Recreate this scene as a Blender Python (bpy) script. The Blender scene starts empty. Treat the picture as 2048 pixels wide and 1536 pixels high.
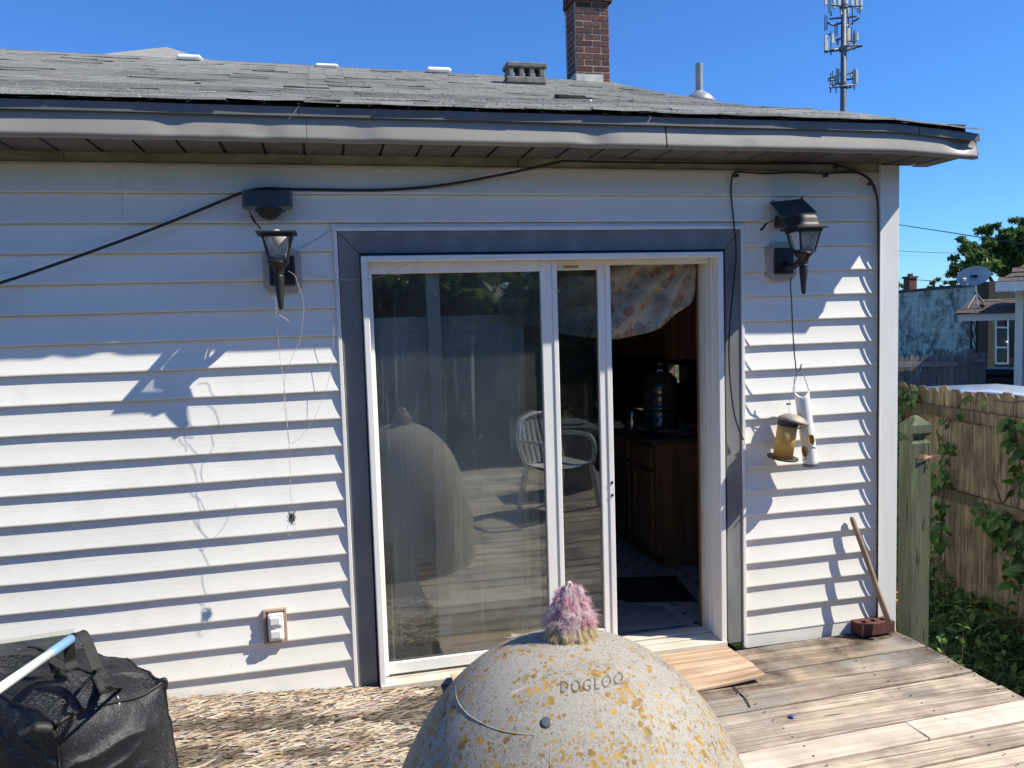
import bpy, bmesh, math, random
from mathutils import Vector, Matrix, noise
RND = random.Random(7)
S = bpy.context.scene
COL = S.collection
# ------------------------------------------------------------------ camera
YAW, PIT, ROL, FPX = 0.2264, -0.0806, -0.0308, 1600.0     # solved from the siding courses and the door
CAM = Vector((-0.1725, -3.7499, 1.7028))
def _axes():
    cy, sy, cp, sp = math.cos(YAW), math.sin(YAW), math.cos(PIT), math.sin(PIT)
    f = Vector((sy*cp, cy*cp, sp)); r = Vector((cy, -sy, 0)); u = r.cross(f)
    c, s = math.cos(ROL), math.sin(ROL)
    return c*r+s*u, -s*r+c*u, f
AR, AU, AF = _axes()
cam = bpy.data.cameras.new('camera'); camo = bpy.data.objects.new('camera', cam); COL.objects.link(camo)
cam.sensor_width = 36.0; cam.lens = FPX/2048*36; cam.clip_start = 0.05; cam.clip_end = 2000
m = Matrix((AR, AU, -AF)).transposed().to_4x4(); m.translation = CAM
camo.matrix_world = m
S.camera = camo
# ------------------------------------------------------------------ light
SUN = Vector((-2.28, 1.0, -2.58)).normalized()
w = bpy.data.worlds.new('World'); S.world = w; w.use_nodes = True
nt = w.node_tree; nt.nodes.clear()
wo = nt.nodes.new('ShaderNodeOutputWorld'); bg = nt.nodes.new('ShaderNodeBackground'); sk = nt.nodes.new('ShaderNodeTexSky')
sk.sky_type = 'NISHITA'; sk.sun_disc = False
sk.sun_elevation = math.asin(-SUN.z); sk.sun_rotation = math.atan2(-SUN.x, -SUN.y)
sk.air_density = 1.0; sk.dust_density = 0.0; sk.ozone_density = 6.0; sk.altitude = 200
bg.inputs['Strength'].default_value = 0.10
tn_ = nt.nodes.new('ShaderNodeMix'); tn_.data_type = 'RGBA'; tn_.blend_type = 'MULTIPLY'; tn_.inputs[0].default_value = 1.0
tn_.inputs[7].default_value = (.365, .635, .945, 1)          # the deep blue of a clear summer sky
nt.links.new(sk.outputs[0], tn_.inputs[6]); nt.links.new(tn_.outputs[2], bg.inputs['Color']); nt.links.new(bg.outputs[0], wo.inputs['Surface'])
sl = bpy.data.lights.new('sun', 'SUN'); so = bpy.data.objects.new('sun', sl); COL.objects.link(so)
sl.energy = 3.95; sl.angle = math.radians(0.5); sl.color = (1.0, 0.935, 0.80)
so.rotation_euler = SUN.to_track_quat('-Z', 'Y').to_euler(); so.location = (8, -4, 9)
S.view_settings.view_transform = 'Standard'; S.view_settings.look = 'None'
S.view_settings.gamma = 1.0; S.view_settings.exposure = 0.95; S.view_settings.use_curve_mapping = False
S.cycles.transparent_max_bounces = 24; S.cycles.max_bounces = 8; S.cycles.caustics_reflective = False; S.cycles.caustics_refractive = False

# ------------------------------------------------------------------ helpers
def ray(px, py): return AF + (px-1024)/FPX*AR - (py-768)/FPX*AU
def uy(px, py, y=0.0): d = ray(px, py); return CAM + d*((y-CAM.y)/d.y)
def ux(px, py, x): d = ray(px, py); return CAM + d*((x-CAM.x)/d.x)
def uz(px, py, z=0.0): d = ray(px, py); return CAM + d*((z-CAM.z)/d.z)
def at(px, py, D): return CAM + ray(px, py)*D
def V(*a): return Vector(a)
def nz(p, s=1.0, seed=0.0): return noise.noise(Vector((p[0]*s+seed, p[1]*s-seed*1.7, p[2]*s+seed*.3)))

class MB:
    def __init__(s): s.v = []; s.f = []; s.c = []; s.sm = False
    def add(s, vs, fs, col=None):
        b = len(s.v); s.v += [Vector(p) for p in vs]
        s.f += [tuple(i+b for i in f) for f in fs]; s.c += [col]*len(fs); return s
    def box(s, a, b, M=None, col=None):
        x0, y0, z0 = a; x1, y1, z1 = b
        vs = [V(x, y, z) for z in (z0, z1) for y in (y0, y1) for x in (x0, x1)]
        if M is not None: vs = [M @ p for p in vs]
        return s.add(vs, [(0,2,3,1),(4,5,7,6),(0,1,5,4),(2,6,7,3),(0,4,6,2),(1,3,7,5)], col)
    def bbox(s, a, b, bev=.004, M=None, col=None):      # chamfered box
        x0,y0,z0 = a; x1,y1,z1 = b; e = min(bev, (x1-x0)*.45, (y1-y0)*.45, (z1-z0)*.45)
        bm = bmesh.new()
        vs = [bm.verts.new(p) for p in ((x0,y0,z0),(x1,y0,z0),(x1,y1,z0),(x0,y1,z0),(x0,y0,z1),(x1,y0,z1),(x1,y1,z1),(x0,y1,z1))]
        for f in ((0,3,2,1),(4,5,6,7),(0,1,5,4),(1,2,6,5),(2,3,7,6),(3,0,4,7)): bm.faces.new([vs[i] for i in f])
        bmesh.ops.bevel(bm, geom=bm.edges[:], offset=e, segments=1, affect='EDGES')
        bm.verts.index_update(); vv = [p.co.copy() for p in bm.verts]; ff = [tuple(q.index for q in f.verts) for f in bm.faces]; bm.free()
        if M is not None: vv = [M @ p for p in vv]
        return s.add(vv, ff, col)
    def quad(s, a, b, c, d, col=None): return s.add([a,b,c,d], [(0,1,2,3)], col)
    def tube(s, pts, r, n=8, cap=True, col=None):
        pts = [Vector(p) for p in pts]; rr = r if isinstance(r, (list, tuple)) else [r]*len(pts)
        vs = []; up = None
        for i, p in enumerate(pts):
            t = (pts[min(i+1, len(pts)-1)]-pts[max(i-1, 0)])
            t = t.normalized() if t.length > 1e-9 else V(0,0,1)
            if up is None:
                up = V(0,0,1) if abs(t.z) < .9 else V(1,0,0)
            a = t.cross(up);  a = a.normalized() if a.length > 1e-6 else t.orthogonal().normalized()
            b = a.cross(t).normalized(); up = b
            vs += [p + rr[i]*(math.cos(k*2*math.pi/n)*a+math.sin(k*2*math.pi/n)*b) for k in range(n)]
        fs = [(i*n+k, i*n+(k+1)%n, (i+1)*n+(k+1)%n, (i+1)*n+k) for i in range(len(pts)-1) for k in range(n)]
        if cap: fs += [tuple(range(n-1,-1,-1)), tuple((len(pts)-1)*n+k for k in range(n))]
        return s.add(vs, fs, col)
    def lathe(s, prof, c, n=24, M=None, cap=True, col=None):   # prof: (r, z)
        c = Vector(c); vs = []
        for r, z in prof: vs += [V(r*math.cos(k*2*math.pi/n), r*math.sin(k*2*math.pi/n), z) for k in range(n)]
        vs = [(M @ p if M is not None else p)+c for p in vs]
        fs = [(i*n+k, i*n+(k+1)%n, (i+1)*n+(k+1)%n, (i+1)*n+k) for i in range(len(prof)-1) for k in range(n)]
        if cap: fs += [tuple(range(n-1,-1,-1)), tuple((len(prof)-1)*n+k for k in range(n))]
        return s.add(vs, fs, col)
    def frustum(s, c0, w0, d0, c1, w1, d1, col=None):
        c0 = Vector(c0); c1 = Vector(c1)
        vs = [c+V(sx*w_/2, sy*d_/2, 0) for c, w_, d_ in ((c0,w0,d0),(c1,w1,d1)) for sx, sy in ((-1,-1),(1,-1),(1,1),(-1,1))]
        return s.add(vs, [(3,2,1,0),(4,5,6,7),(0,1,5,4),(1,2,6,5),(2,3,7,6),(3,0,4,7)], col)
    def grid(s, fn, nu, nv, col=None):
        vs = [fn(i/nu, j/nv) for j in range(nv+1) for i in range(nu+1)]
        return s.add(vs, [(j*(nu+1)+i, j*(nu+1)+i+1, (j+1)*(nu+1)+i+1, (j+1)*(nu+1)+i) for j in range(nv) for i in range(nu)], col)
    def build(s, name, mt, parent=None, smooth=False, kind=None, label=None):
        base = root_loc(parent) if parent is not None else (V(0,0,0))
        me = bpy.data.meshes.new(name)
        if parent is None and s.v:
            lo = Vector((min(p.x for p in s.v), min(p.y for p in s.v), min(p.z for p in s.v))); hi = Vector((max(p.x for p in s.v), max(p.y for p in s.v), max(p.z for p in s.v)))
            base = V((lo.x+hi.x)/2, (lo.y+hi.y)/2, lo.z)
        me.from_pydata([p-base for p in s.v], [], s.f)
        if any(c is not None for c in s.c):
            at_ = me.attributes.new('tone', 'FLOAT_COLOR', 'FACE')
            flat = []
            for c in s.c:
                c = c or (.5,.5,.5); flat += [c[0], c[1], c[2], 1.0]
            at_.data.foreach_set('color', flat)
        me.update()
        if smooth: me.polygons.foreach_set('use_smooth', [True]*len(me.polygons))
        me.materials.append(mt)
        o = bpy.data.objects.new(name, me); COL.objects.link(o)
        if parent is not None: o.parent = parent
        else: o.location = base
        if kind: o['kind'] = kind
        if label: o['label'] = label
        return o
def root_loc(o):
    l = V(0,0,0)
    while o is not None: l += o.location; o = o.parent
    return l
def tag(o, label, cat, group=None):
    o['label'] = label; o['category'] = cat
    if group: o['group'] = group
    return o
def thing(name, loc, label, cat, group=None):
    o = bpy.data.objects.new(name, None); COL.objects.link(o); o.location = loc; o.empty_display_size = .1
    return tag(o, label, cat, group)
def struct(name, loc=(0,0,0)):
    o = bpy.data.objects.new(name, None); COL.objects.link(o); o.location = loc; o['kind'] = 'structure'; return o
def spline(pts, n=8):
    pts = [Vector(p) for p in pts]; out = []
    P = [pts[0]*2-pts[1]]+pts+[pts[-1]*2-pts[-2]]
    for i in range(1, len(P)-2):
        for k in range(n):
            t = k/n; a, b, c, d = P[i-1], P[i], P[i+1], P[i+2]
            out.append(.5*((2*b)+(c-a)*t+(2*a-5*b+4*c-d)*t*t+(3*b-a-3*c+d)*t**3))
    out.append(pts[-1]); return out

# ------------------------------------------------------------------ materials
class NT:
    def __init__(s, name):
        s.m = bpy.data.materials.new(name); s.m.use_nodes = True; s.t = s.m.node_tree; s.t.nodes.clear()
        s.out = s.t.nodes.new('ShaderNodeOutputMaterial')
    def n(s, ty, **k):
        x = s.t.nodes.new(ty)
        for a, b in k.items():
            if a.startswith('i_'):
                key = a[2:]; key = int(key) if key.isdigit() else key.replace('_', ' ')
                x.inputs[key].default_value = b
            else: setattr(x, a, b)
        return x
    def l(s, a, b): s.t.links.new(a, b)
    def coords(s, scale=(1,1,1), kind='Object', rand=0.0, rot=(0,0,0)):
        tc = s.n('ShaderNodeTexCoord'); v = tc.outputs[kind]
        if rand:
            oi = s.n('ShaderNodeObjectInfo'); ml = s.n('ShaderNodeMath', operation='MULTIPLY'); s.l(oi.outputs['Random'], ml.inputs[0]); ml.inputs[1].default_value = rand
            ad = s.n('ShaderNodeVectorMath', operation='ADD'); s.l(v, ad.inputs[0]); s.l(ml.outputs[0], ad.inputs[1]); v = ad.outputs[0]
        mp = s.n('ShaderNodeMapping'); mp.inputs['Scale'].default_value = scale; mp.inputs['Rotation'].default_value = rot; s.l(v, mp.inputs[0]); return mp.outputs[0]
    def noise(s, vec, scale, detail=4, rough=.55, dist=0.0):
        x = s.n('ShaderNodeTexNoise'); x.inputs['Scale'].default_value = scale; x.inputs['Detail'].default_value = detail
        x.inputs['Roughness'].default_value = rough; x.inputs['Distortion'].default_value = dist; s.l(vec, x.inputs['Vector']); return x.outputs['Fac']
    def ramp(s, fac, stops, interp='LINEAR'):
        x = s.n('ShaderNodeValToRGB'); x.color_ramp.interpolation = interp; e = x.color_ramp.elements
        while len(e) < len(stops): e.new(.5)
        for i, (p, c) in enumerate(stops):
            e[i].position = p; e[i].color = (*c, 1) if hasattr(c, '__len__') else (c, c, c, 1)
        s.l(fac, x.inputs[0]); return x.outputs[0]
    def mix(s, fac, a, b, mode='MIX'):
        x = s.n('ShaderNodeMix', data_type='RGBA', blend_type=mode)
        for i, q in ((0, fac), (6, a), (7, b)):
            if hasattr(q, 'is_linked'): s.l(q, x.inputs[i])
            elif i == 0: x.inputs[0].default_value = q
            else: x.inputs[i].default_value = (*q, 1)
        return x.outputs[2]
    def mapr(s, v, a, b, c, d):
        x = s.n('ShaderNodeMapRange'); s.l(v, x.inputs[0])
        for i, q in enumerate((a, b, c, d)): x.inputs[i+1].default_value = q
        return x.outputs[0]
    def math(s, op, a, b=None):
        x = s.n('ShaderNodeMath', operation=op)
        for i, q in enumerate((a, b)):
            if q is None: continue
            if hasattr(q, 'is_linked'): s.l(q, x.inputs[i])
            else: x.inputs[i].default_value = q
        return x.outputs[0]
    def bump(s, h, strength=.3, dist=.01, prev=None):
        x = s.n('ShaderNodeBump'); x.inputs['Strength'].default_value = strength; x.inputs['Distance'].default_value = dist
        s.l(h, x.inputs['Height'])
        if prev is not None: s.l(prev, x.inputs['Normal'])
        return x.outputs[0]
    def bsdf(s, col, rough=.6, metal=0.0, normal=None, spec=.5, extra=None):
        b = s.n('ShaderNodeBsdfPrincipled')
        for k, q in (('Base Color', col), ('Roughness', rough), ('Metallic', metal)):
            if hasattr(q, 'is_linked'): s.l(q, b.inputs[k])
            else: b.inputs[k].default_value = (*q, 1) if hasattr(q, '__len__') else q
        b.inputs['Specular IOR Level'].default_value = spec
        if normal is not None: s.l(normal, b.inputs['Normal'])
        for k, q in (extra or {}).items(): b.inputs[k].default_value = q
        s.l(b.outputs[0], s.out.inputs[0]); s.b = b; return s.m
    def rnd(s, lo, hi):
        oi = s.n('ShaderNodeObjectInfo'); return s.mapr(oi.outputs['Random'], 0, 1, lo, hi)
    def attr(s, nm='tone'):
        a = s.n('ShaderNodeAttribute', attribute_name=nm); return a.outputs['Color']
    def scale(s, col, f):     # multiply colour by value
        x = s.n('ShaderNodeVectorMath', operation='SCALE'); s.l(col, x.inputs[0])
        if hasattr(f, 'is_linked'): s.l(f, x.inputs['Scale'])
        else: x.inputs['Scale'].default_value = f
        return x.outputs[0]

def simple(name, c1, c2=None, rough=.6, metal=0.0, sc=6, stretch=(1,1,1), bump=0.0, bsc=None, spec=.5, rand=0.0, var=None, lo=.35, hi=.65, detail=5, extra=None):
    n = NT(name); v = n.coords(stretch, rand=rand); c2 = c2 or tuple(x*.8 for x in c1)
    f = n.noise(v, sc, detail); col = n.ramp(f, [(lo, c2), (hi, c1)])
    if var: col = n.scale(col, n.rnd(*var))
    nm = n.bump(n.noise(v, bsc or sc*6, 5), bump, .004) if bump else None
    return n.bsdf(col, rough, metal, nm, spec, extra)

def wood(name, light, dark, grain=(1.5, 30, 30), stain=None, crack=.4, st0=.45, rough=.85, bump=.5, var=(.8, 1.15), sc=1.0, stainamt=.6, extra_hue=None):
    n = NT(name); v = n.coords(grain, rand=13.7); v0 = n.coords((1,1,1), rand=13.7); v2 = n.coords((grain[0]*.6, grain[1]*2.2, grain[2]*2.2), rand=31.0)
    g = n.noise(v, sc, 7, .65, .6); col = n.ramp(g, [(.3, dark), (.62, light)])
    st = n.noise(v0, 3.1, 5, .6)
    if stain: col = n.mix(n.mapr(st, st0, st0+.22, 0, stainamt), col, stain)
    if extra_hue: col = n.mix(n.mapr(n.noise(v0, 1.7, 4, .6, .3), .5, .66, 0, .7), col, extra_hue)
    ck = n.noise(v2, sc*1.3, 4, .6, .3); ckf = n.mapr(ck, .30, .40, 1, 0)
    col = n.mix(n.math('MULTIPLY', ckf, crack), col, tuple(x*.22 for x in dark))
    col = n.scale(col, n.rnd(*var))
    h = n.math('SUBTRACT', g, n.math('MULTIPLY', ckf, .8))
    return n.bsdf(col, rough, 0, n.bump(h, bump, .004), .25)

def m_vinyl():
    n = NT('white_vinyl_siding'); v = n.coords((1,1,1)); g = n.noise(n.coords((2.2, 40, 130), rand=5.0), 1.0, 5, .6)
    big = n.noise(v, 1.3, 5, .6); col = n.ramp(big, [(.3, (.745,.73,.67)), (.7, (.835,.82,.76))])
    streak = n.noise(n.coords((5, 1, .8), rand=3.0), 1.0, 5, .6)
    col = n.mix(n.mapr(streak, .56, .8, 0, .22), col, (.50,.49,.43))
    spk = n.noise(n.coords((1,1,1), rand=9.0), 55, 2); col = n.mix(n.mapr(spk, .73, .78, 0, .4), col, (.22,.20,.18))
    col = n.scale(col, n.rnd(.96, 1.03))
    nm = n.bump(g, .30, .0025); nm = n.bump(n.noise(v, 4.0, 2), .25, .012, nm)
    return n.bsdf(col, .48, 0, nm, .4)
def m_glass(name, dirt, refl, streak):
    n = NT(name); tr = n.n('ShaderNodeBsdfTransparent'); tr.inputs[0].default_value = (.94,.96,.955,1)
    gl = n.n('ShaderNodeBsdfGlossy'); gl.inputs['Roughness'].default_value = 0.012; gl.inputs[0].default_value = (.9,.95,.95,1)
    fr = n.n('ShaderNodeFresnel'); fr.inputs['IOR'].default_value = 1.5
    wv = n.noise(n.coords((1,1,1)), 2.2, 2); nm = n.bump(wv, .05, .02); n.l(nm, gl.inputs['Normal'])
    f = n.math('MINIMUM', n.math('ADD', fr.outputs[0], refl), 1.0)
    m1 = n.n('ShaderNodeMixShader'); n.l(f, m1.inputs[0]); n.l(tr.outputs[0], m1.inputs[1]); n.l(gl.outputs[0], m1.inputs[2])
    df = n.n('ShaderNodeBsdfDiffuse'); df.inputs[0].default_value = (.62,.66,.60,1)
    v = n.coords((46, 46, 1.1)); s1 = n.noise(v, 1.0, 5, .6); s2 = n.noise(n.coords((1,1,1)), 3.0, 5); s3 = n.noise(n.coords((1,1,1)), 60, 2)
    d = n.math('ADD', n.math('MULTIPLY', n.mapr(s2, .3, .75, .35, 1.0), dirt), n.math('MULTIPLY', n.mapr(s1, .58, .8, 0, 1), streak))
    d = n.math('ADD', d, n.math('MULTIPLY', n.mapr(s3, .74, .78, 0, 1), .25))
    m2 = n.n('ShaderNodeMixShader'); n.l(d, m2.inputs[0]); n.l(m1.outputs[0], m2.inputs[1]); n.l(df.outputs[0], m2.inputs[2])
    n.l(m2.outputs[0], n.out.inputs[0]); return n.m
def m_clear(name, tint=(.9,.92,.92), refl=.05, dif=0.06):
    n = NT(name); tr = n.n('ShaderNodeBsdfTransparent'); tr.inputs[0].default_value = (*tint, 1)
    gl = n.n('ShaderNodeBsdfGlossy'); gl.inputs['Roughness'].default_value = .05
    fr = n.n('ShaderNodeFresnel'); f = n.math('ADD', fr.outputs[0], refl)
    a = n.n('ShaderNodeMixShader'); n.l(f, a.inputs[0]); n.l(tr.outputs[0], a.inputs[1]); n.l(gl.outputs[0], a.inputs[2])
    df = n.n('ShaderNodeBsdfDiffuse'); df.inputs[0].default_value = (.7,.7,.66,1)
    b = n.n('ShaderNodeMixShader'); sp = n.noise(n.coords(), 30, 3); n.l(n.mapr(sp, .3, .8, dif*.5, dif*1.6), b.inputs[0]); n.l(a.outputs[0], b.inputs[1]); n.l(df.outputs[0], b.inputs[2])
    n.l(b.outputs[0], n.out.inputs[0]); return n.m
def m_dome():
    n = NT('lichen_spotted_plastic'); v = n.coords()
    sp = n.noise(v, 210, 3, .7); big = n.noise(v, 6, 5, .6)
    col = n.ramp(sp, [(.32, (.20,.172,.138)), (.46, (.295,.268,.225)), (.68, (.375,.350,.302))])
    col = n.mix(n.mapr(big, .4, .7, 0, .35), col, (.40,.38,.345))
    dist = n.n('ShaderNodeVectorMath', operation='ADD'); n.l(v, dist.inputs[0])
    nv = n.n('ShaderNodeTexNoise'); nv.inputs['Scale'].default_value = 120; n.l(v, nv.inputs['Vector'])
    sc_ = n.n('ShaderNodeVectorMath', operation='SCALE'); n.l(nv.outputs['Color'], sc_.inputs[0]); sc_.inputs['Scale'].default_value = .010; n.l(sc_.outputs[0], dist.inputs[1])
    def spots(scale, keep, r0, r1, mask):
        vo = n.n('ShaderNodeTexVoronoi'); vo.inputs['Scale'].default_value = scale; n.l(dist.outputs[0], vo.inputs['Vector'])
        sep = n.n('ShaderNodeSeparateColor'); n.l(vo.outputs['Color'], sep.inputs[0])
        rad = n.mapr(sep.outputs[0], keep, 1, r0, r1)
        on = n.math('GREATER_THAN', sep.outputs[0], keep)
        ed = n.math('LESS_THAN', vo.outputs['Distance'], rad)
        return n.math('MULTIPLY', n.math('MULTIPLY', on, ed), mask), vo
    # lichen thickens away from the crown, as clumps
    sx = n.n('ShaderNodeSeparateXYZ'); n.l(v, sx.inputs[0])
    low = n.mapr(sx.outputs['Z'], .97, .78, 0, 1)
    clump = n.noise(v, 5.0, 3, .6)
    cl = n.math('GREATER_THAN', n.math('ADD', clump, n.math('MULTIPLY', low, .26)), .515)
    a, vo1 = spots(60, .12, .16, .46, cl)
    b, vo2 = spots(88, .20, .14, .42, n.math('GREATER_THAN', n.math('ADD', n.noise(v, 7, 4), n.math('MULTIPLY', low, .22)), .515))
    a2, vo4 = spots(30, .40, .18, .44, n.math('GREATER_THAN', n.math('ADD', clump, n.math('MULTIPLY', low, .22)), .575)); a = n.math('MAXIMUM', a, a2)
    c, vo3 = spots(130, .5, .12, .36, 1.0)
    och = n.ramp(n.noise(v, 30, 3), [(.38, (.20,.115,.016)), (.60, (.42,.26,.05))])
    col = n.mix(n.math('MULTIPLY', c, .6), col, (.15,.115,.085))
    col = n.mix(n.math('MULTIPLY', n.math('MAXIMUM', a, b), .9), col, och)
    scr = n.noise(n.coords((3, 40, 9), rot=(.4,.9,.7)), 1.0, 3, .5); col = n.mix(n.mapr(scr, .70, .74, 0, .7), col, (.55,.54,.51)); col = n.mix(n.mapr(n.noise(v, 2.6, 6, .65), .50, .68, 0, .55), col, n.scale(col, .55)); col = n.mix(n.mapr(n.noise(v, 26, 5, .7), .56, .70, 0, .5), col, (.135,.10,.075))
    h = n.math('ADD', n.math('MULTIPLY', sp, .5), n.math('MULTIPLY', n.math('MAXIMUM', a, b), .35))
    return n.bsdf(col, .72, 0, n.bump(h, .35, .003), .3)
def m_attr(name, rough=.8, trans=0.0, spec=.3, var=None, nb=0.0):
    n = NT(name); c = n.attr()
    if var: c = n.scale(c, n.rnd(*var))
    nm = n.bump(n.noise(n.coords(), 80, 3), nb, .003) if nb else None
    mt = n.bsdf(c, rough, 0, nm, spec)
    if trans:
        t = n.n('ShaderNodeBsdfTranslucent'); n.l(c, t.inputs[0]); mx = n.n('ShaderNodeMixShader'); mx.inputs[0].default_value = trans
        n.l(n.b.outputs[0], mx.inputs[1]); n.l(t.outputs[0], mx.inputs[2]); n.l(mx.outputs[0], n.out.inputs[0])
    return mt
def m_leaf(name, c1, c2, trans=.3, rough=.5):
    n = NT(name); v = n.coords(rand=9); f = n.noise(v, 9, 3); oi = n.n('ShaderNodeObjectInfo')
    col = n.mix(oi.outputs['Random'], c1, c2); col = n.scale(col, n.mapr(f, .3, .7, .75, 1.2))
    mt = n.bsdf(col, rough, 0, n.bump(n.noise(v, 40, 3), .3, .002), .4)
    t = n.n('ShaderNodeBsdfTranslucent'); n.l(col, t.inputs[0]); mx = n.n('ShaderNodeMixShader'); mx.inputs[0].default_value = trans
    n.l(n.b.outputs[0], mx.inputs[1]); n.l(t.outputs[0], mx.inputs[2]); n.l(mx.outputs[0], n.out.inputs[0]); return mt
def m_shingle():
    n = NT('grey_asphalt_shingle'); v = n.coords(rand=4.0); sp = n.noise(v, 160, 3, .7); b = n.noise(n.coords((1.5,4,1), rand=2.0), 2.0, 5, .6)
    col = n.ramp(sp, [(.3, (.24,.235,.22)), (.7, (.52,.505,.47))]); col = n.mix(n.mapr(b, .42, .68, 0, .55), col, (.54,.54,.51))
    col = n.mix(n.mapr(n.noise(n.coords((2,9,2), rand=7.0), 2.0, 4), .60, .72, 0, .7), col, (.075,.07,.068))
    col = n.scale(col, n.rnd(.55, 1.08)); return n.bsdf(col, .95, 0, n.bump(sp, .6, .006), .2)
def m_bag():
    n = NT('black_woven_poly'); v = n.coords(); w1 = n.noise(n.coords((60, 330, 330), rot=(0,0,-.95)), 1.0, 3, .6); w2 = n.noise(n.coords((300, 80, 120), rot=(0,0,-.95)), 1.0, 2)
    ptch = n.noise(v, 4.5, 4, .6)
    f = n.math('MULTIPLY', n.mapr(w1, .54, .64, 0, 1), n.mapr(ptch, .40, .64, .05, 1))
    col = n.mix(n.math('MULTIPLY', f, .55), (.008,.009,.012), (.26,.26,.29))  # pale flecks: sun glints on the weave, mixed into the colour
    rough = n.mapr(f, 0, 1, .52, .3)
    nm = n.bump(n.noise(v, 14, 5, .6), .55, .012); nm = n.bump(n.math('ADD', w1, w2), .35, .002, nm)
    return n.bsdf(col, rough, 0, nm, .36)
def m_floral():
    n = NT('floral_print_cloth'); v = n.coords(); base = n.ramp(n.noise(v, 7, 3), [(.35, (.29,.255,.19)), (.65, (.43,.395,.325))])
    ad = n.n('ShaderNodeVectorMath', operation='ADD'); nn = n.n('ShaderNodeTexNoise'); nn.inputs['Scale'].default_value = 26; n.l(v, nn.inputs['Vector']); sc_ = n.n('ShaderNodeVectorMath', operation='SCALE'); n.l(nn.outputs['Color'], sc_.inputs[0]); sc_.inputs['Scale'].default_value = .05; n.l(v, ad.inputs[0]); n.l(sc_.outputs[0], ad.inputs[1])
    def fl(scale, keep, r, c, ring):
        nonlocal base
        vo = n.n('ShaderNodeTexVoronoi'); vo.inputs['Scale'].default_value = scale; n.l(ad.outputs[0], vo.inputs['Vector'])
        sp = n.n('ShaderNodeSeparateColor'); n.l(vo.outputs['Color'], sp.inputs[0])
        on = n.math('MULTIPLY', n.math('GREATER_THAN', sp.outputs[1], keep), n.mapr(vo.outputs['Distance'], r*.75, r, 1, 0))
        pet = n.math('ADD', .5, n.math('MULTIPLY', n.math('SINE', n.math('MULTIPLY', vo.outputs['Distance'], ring)), .5))
        cc = n.mix(pet, c, tuple(min(1, x*2.0) for x in c)); base = n.mix(n.math('MULTIPLY', on, .85), base, cc)
    fl(13, .5, .50, (.13,.135,.11), 40); fl(9, .45, .40, (.17,.085,.062), 70); fl(23, .6, .36, (.19,.10,.07), 60)
    return n.bsdf(base, .9, 0, n.bump(n.noise(v, 300, 2), .2, .001), .1)
def m_brick(name='red_brick', c1=(.085,.036,.027), c2=(.165,.066,.045), var=(.55, 1.2)):
    return simple(name, c2, c1, .9, sc=22, bump=.6, bsc=90, rand=5, var=var)
def m_courses(name, bs, ms, sc, bw=.5, rh=.25, c2=None, off=.5, ax='XZ', bumpd=.01):
    n = NT(name); tc = n.n('ShaderNodeTexCoord'); sp = n.n('ShaderNodeSeparateXYZ'); n.l(tc.outputs['Object'], sp.inputs[0]); cb = n.n('ShaderNodeCombineXYZ')
    n.l(n.math('ADD', sp.outputs[0], sp.outputs[1]), cb.inputs[0]); n.l(sp.outputs[2], cb.inputs[1])
    b = n.n('ShaderNodeTexBrick', offset=off); n.l(cb.outputs[0], b.inputs['Vector']); b.inputs['Color1'].default_value = (*bs, 1); b.inputs['Color2'].default_value = (*(c2 or tuple(x*.7 for x in bs)), 1); b.inputs['Mortar'].default_value = (*ms, 1)
    b.inputs['Scale'].default_value = sc; b.inputs['Mortar Size'].default_value = .012; b.inputs['Brick Width'].default_value = bw; b.inputs['Row Height'].default_value = rh
    return n.bsdf(b.outputs['Color'], .9, 0, n.bump(b.outputs['Fac'], -.5, bumpd), .2)
def m_block():
    n = NT('flaking_painted_block'); v = n.coords(); a = n.noise(v, .9, 6, .65, .4); b = n.noise(n.coords((1,1,3.0)), 1.6, 5, .65)
    col = n.ramp(n.noise(v, 2.5, 4), [(.3, (.52,.47,.40)), (.7, (.72,.66,.57))])
    f = n.math('MULTIPLY', n.mapr(a, .43, .58, 0, 1), n.mapr(b, .36, .56, 0, 1)); col = n.mix(n.math('MULTIPLY', f, .92), col, (.10,.092,.088))
    col = n.scale(col, n.rnd(.86, 1.1)); return n.bsdf(col, .9, 0, n.bump(b, .3, .01), .2)

VINYL = m_vinyl()
WHITE = simple('white_painted_vinyl', (.80,.80,.77), (.745,.74,.70), .45, sc=3, stretch=(6,6,1), bump=.1, lo=.3, hi=.6)
CREAM = simple('yellowed_vinyl', (.66,.62,.52), (.54,.49,.40), .5, sc=5, bump=.1)
CASING = simple('blue_grey_casing_metal', (.235,.24,.235), (.135,.14,.142), .55, sc=2.2, stretch=(3,3,1.2), bump=.12, bsc=30, lo=.3, hi=.7, detail=7)
FASCIA = simple('warm_grey_aluminium', (.30,.28,.24), (.255,.24,.21), .42, sc=3, bump=.12, bsc=18, lo=.3, hi=.7)
DRIP = simple('dark_grey_flashing', (.15,.15,.145), (.115,.116,.112), .5, sc=4, bump=.1)
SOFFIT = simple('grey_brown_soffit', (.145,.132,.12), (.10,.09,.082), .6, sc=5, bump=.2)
FRIEZE = simple('mildewed_frieze', (.44,.42,.33), (.25,.235,.165), .6, sc=2.2, stretch=(2,2,6), bump=.1)
BLACK = simple('black_paint_metal', (.017,.017,.019), (.010,.010,.011), .52, sc=8, bump=.08, bsc=60)
BLACKP = simple('black_plastic', (.030,.031,.033), (.019,.019,.021), .5, sc=8, bump=.1)
CABLE = simple('black_cable', (.014,.014,.016), (.009,.009,.010), .5)
SOLAR = simple('dark_solar_panel', (.060,.066,.070), (.040,.045,.050), .5, sc=3, spec=.4)
SOLARF = simple('grey_plastic_frame', (.13,.135,.14), (.095,.10,.105), .5, sc=5)
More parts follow.
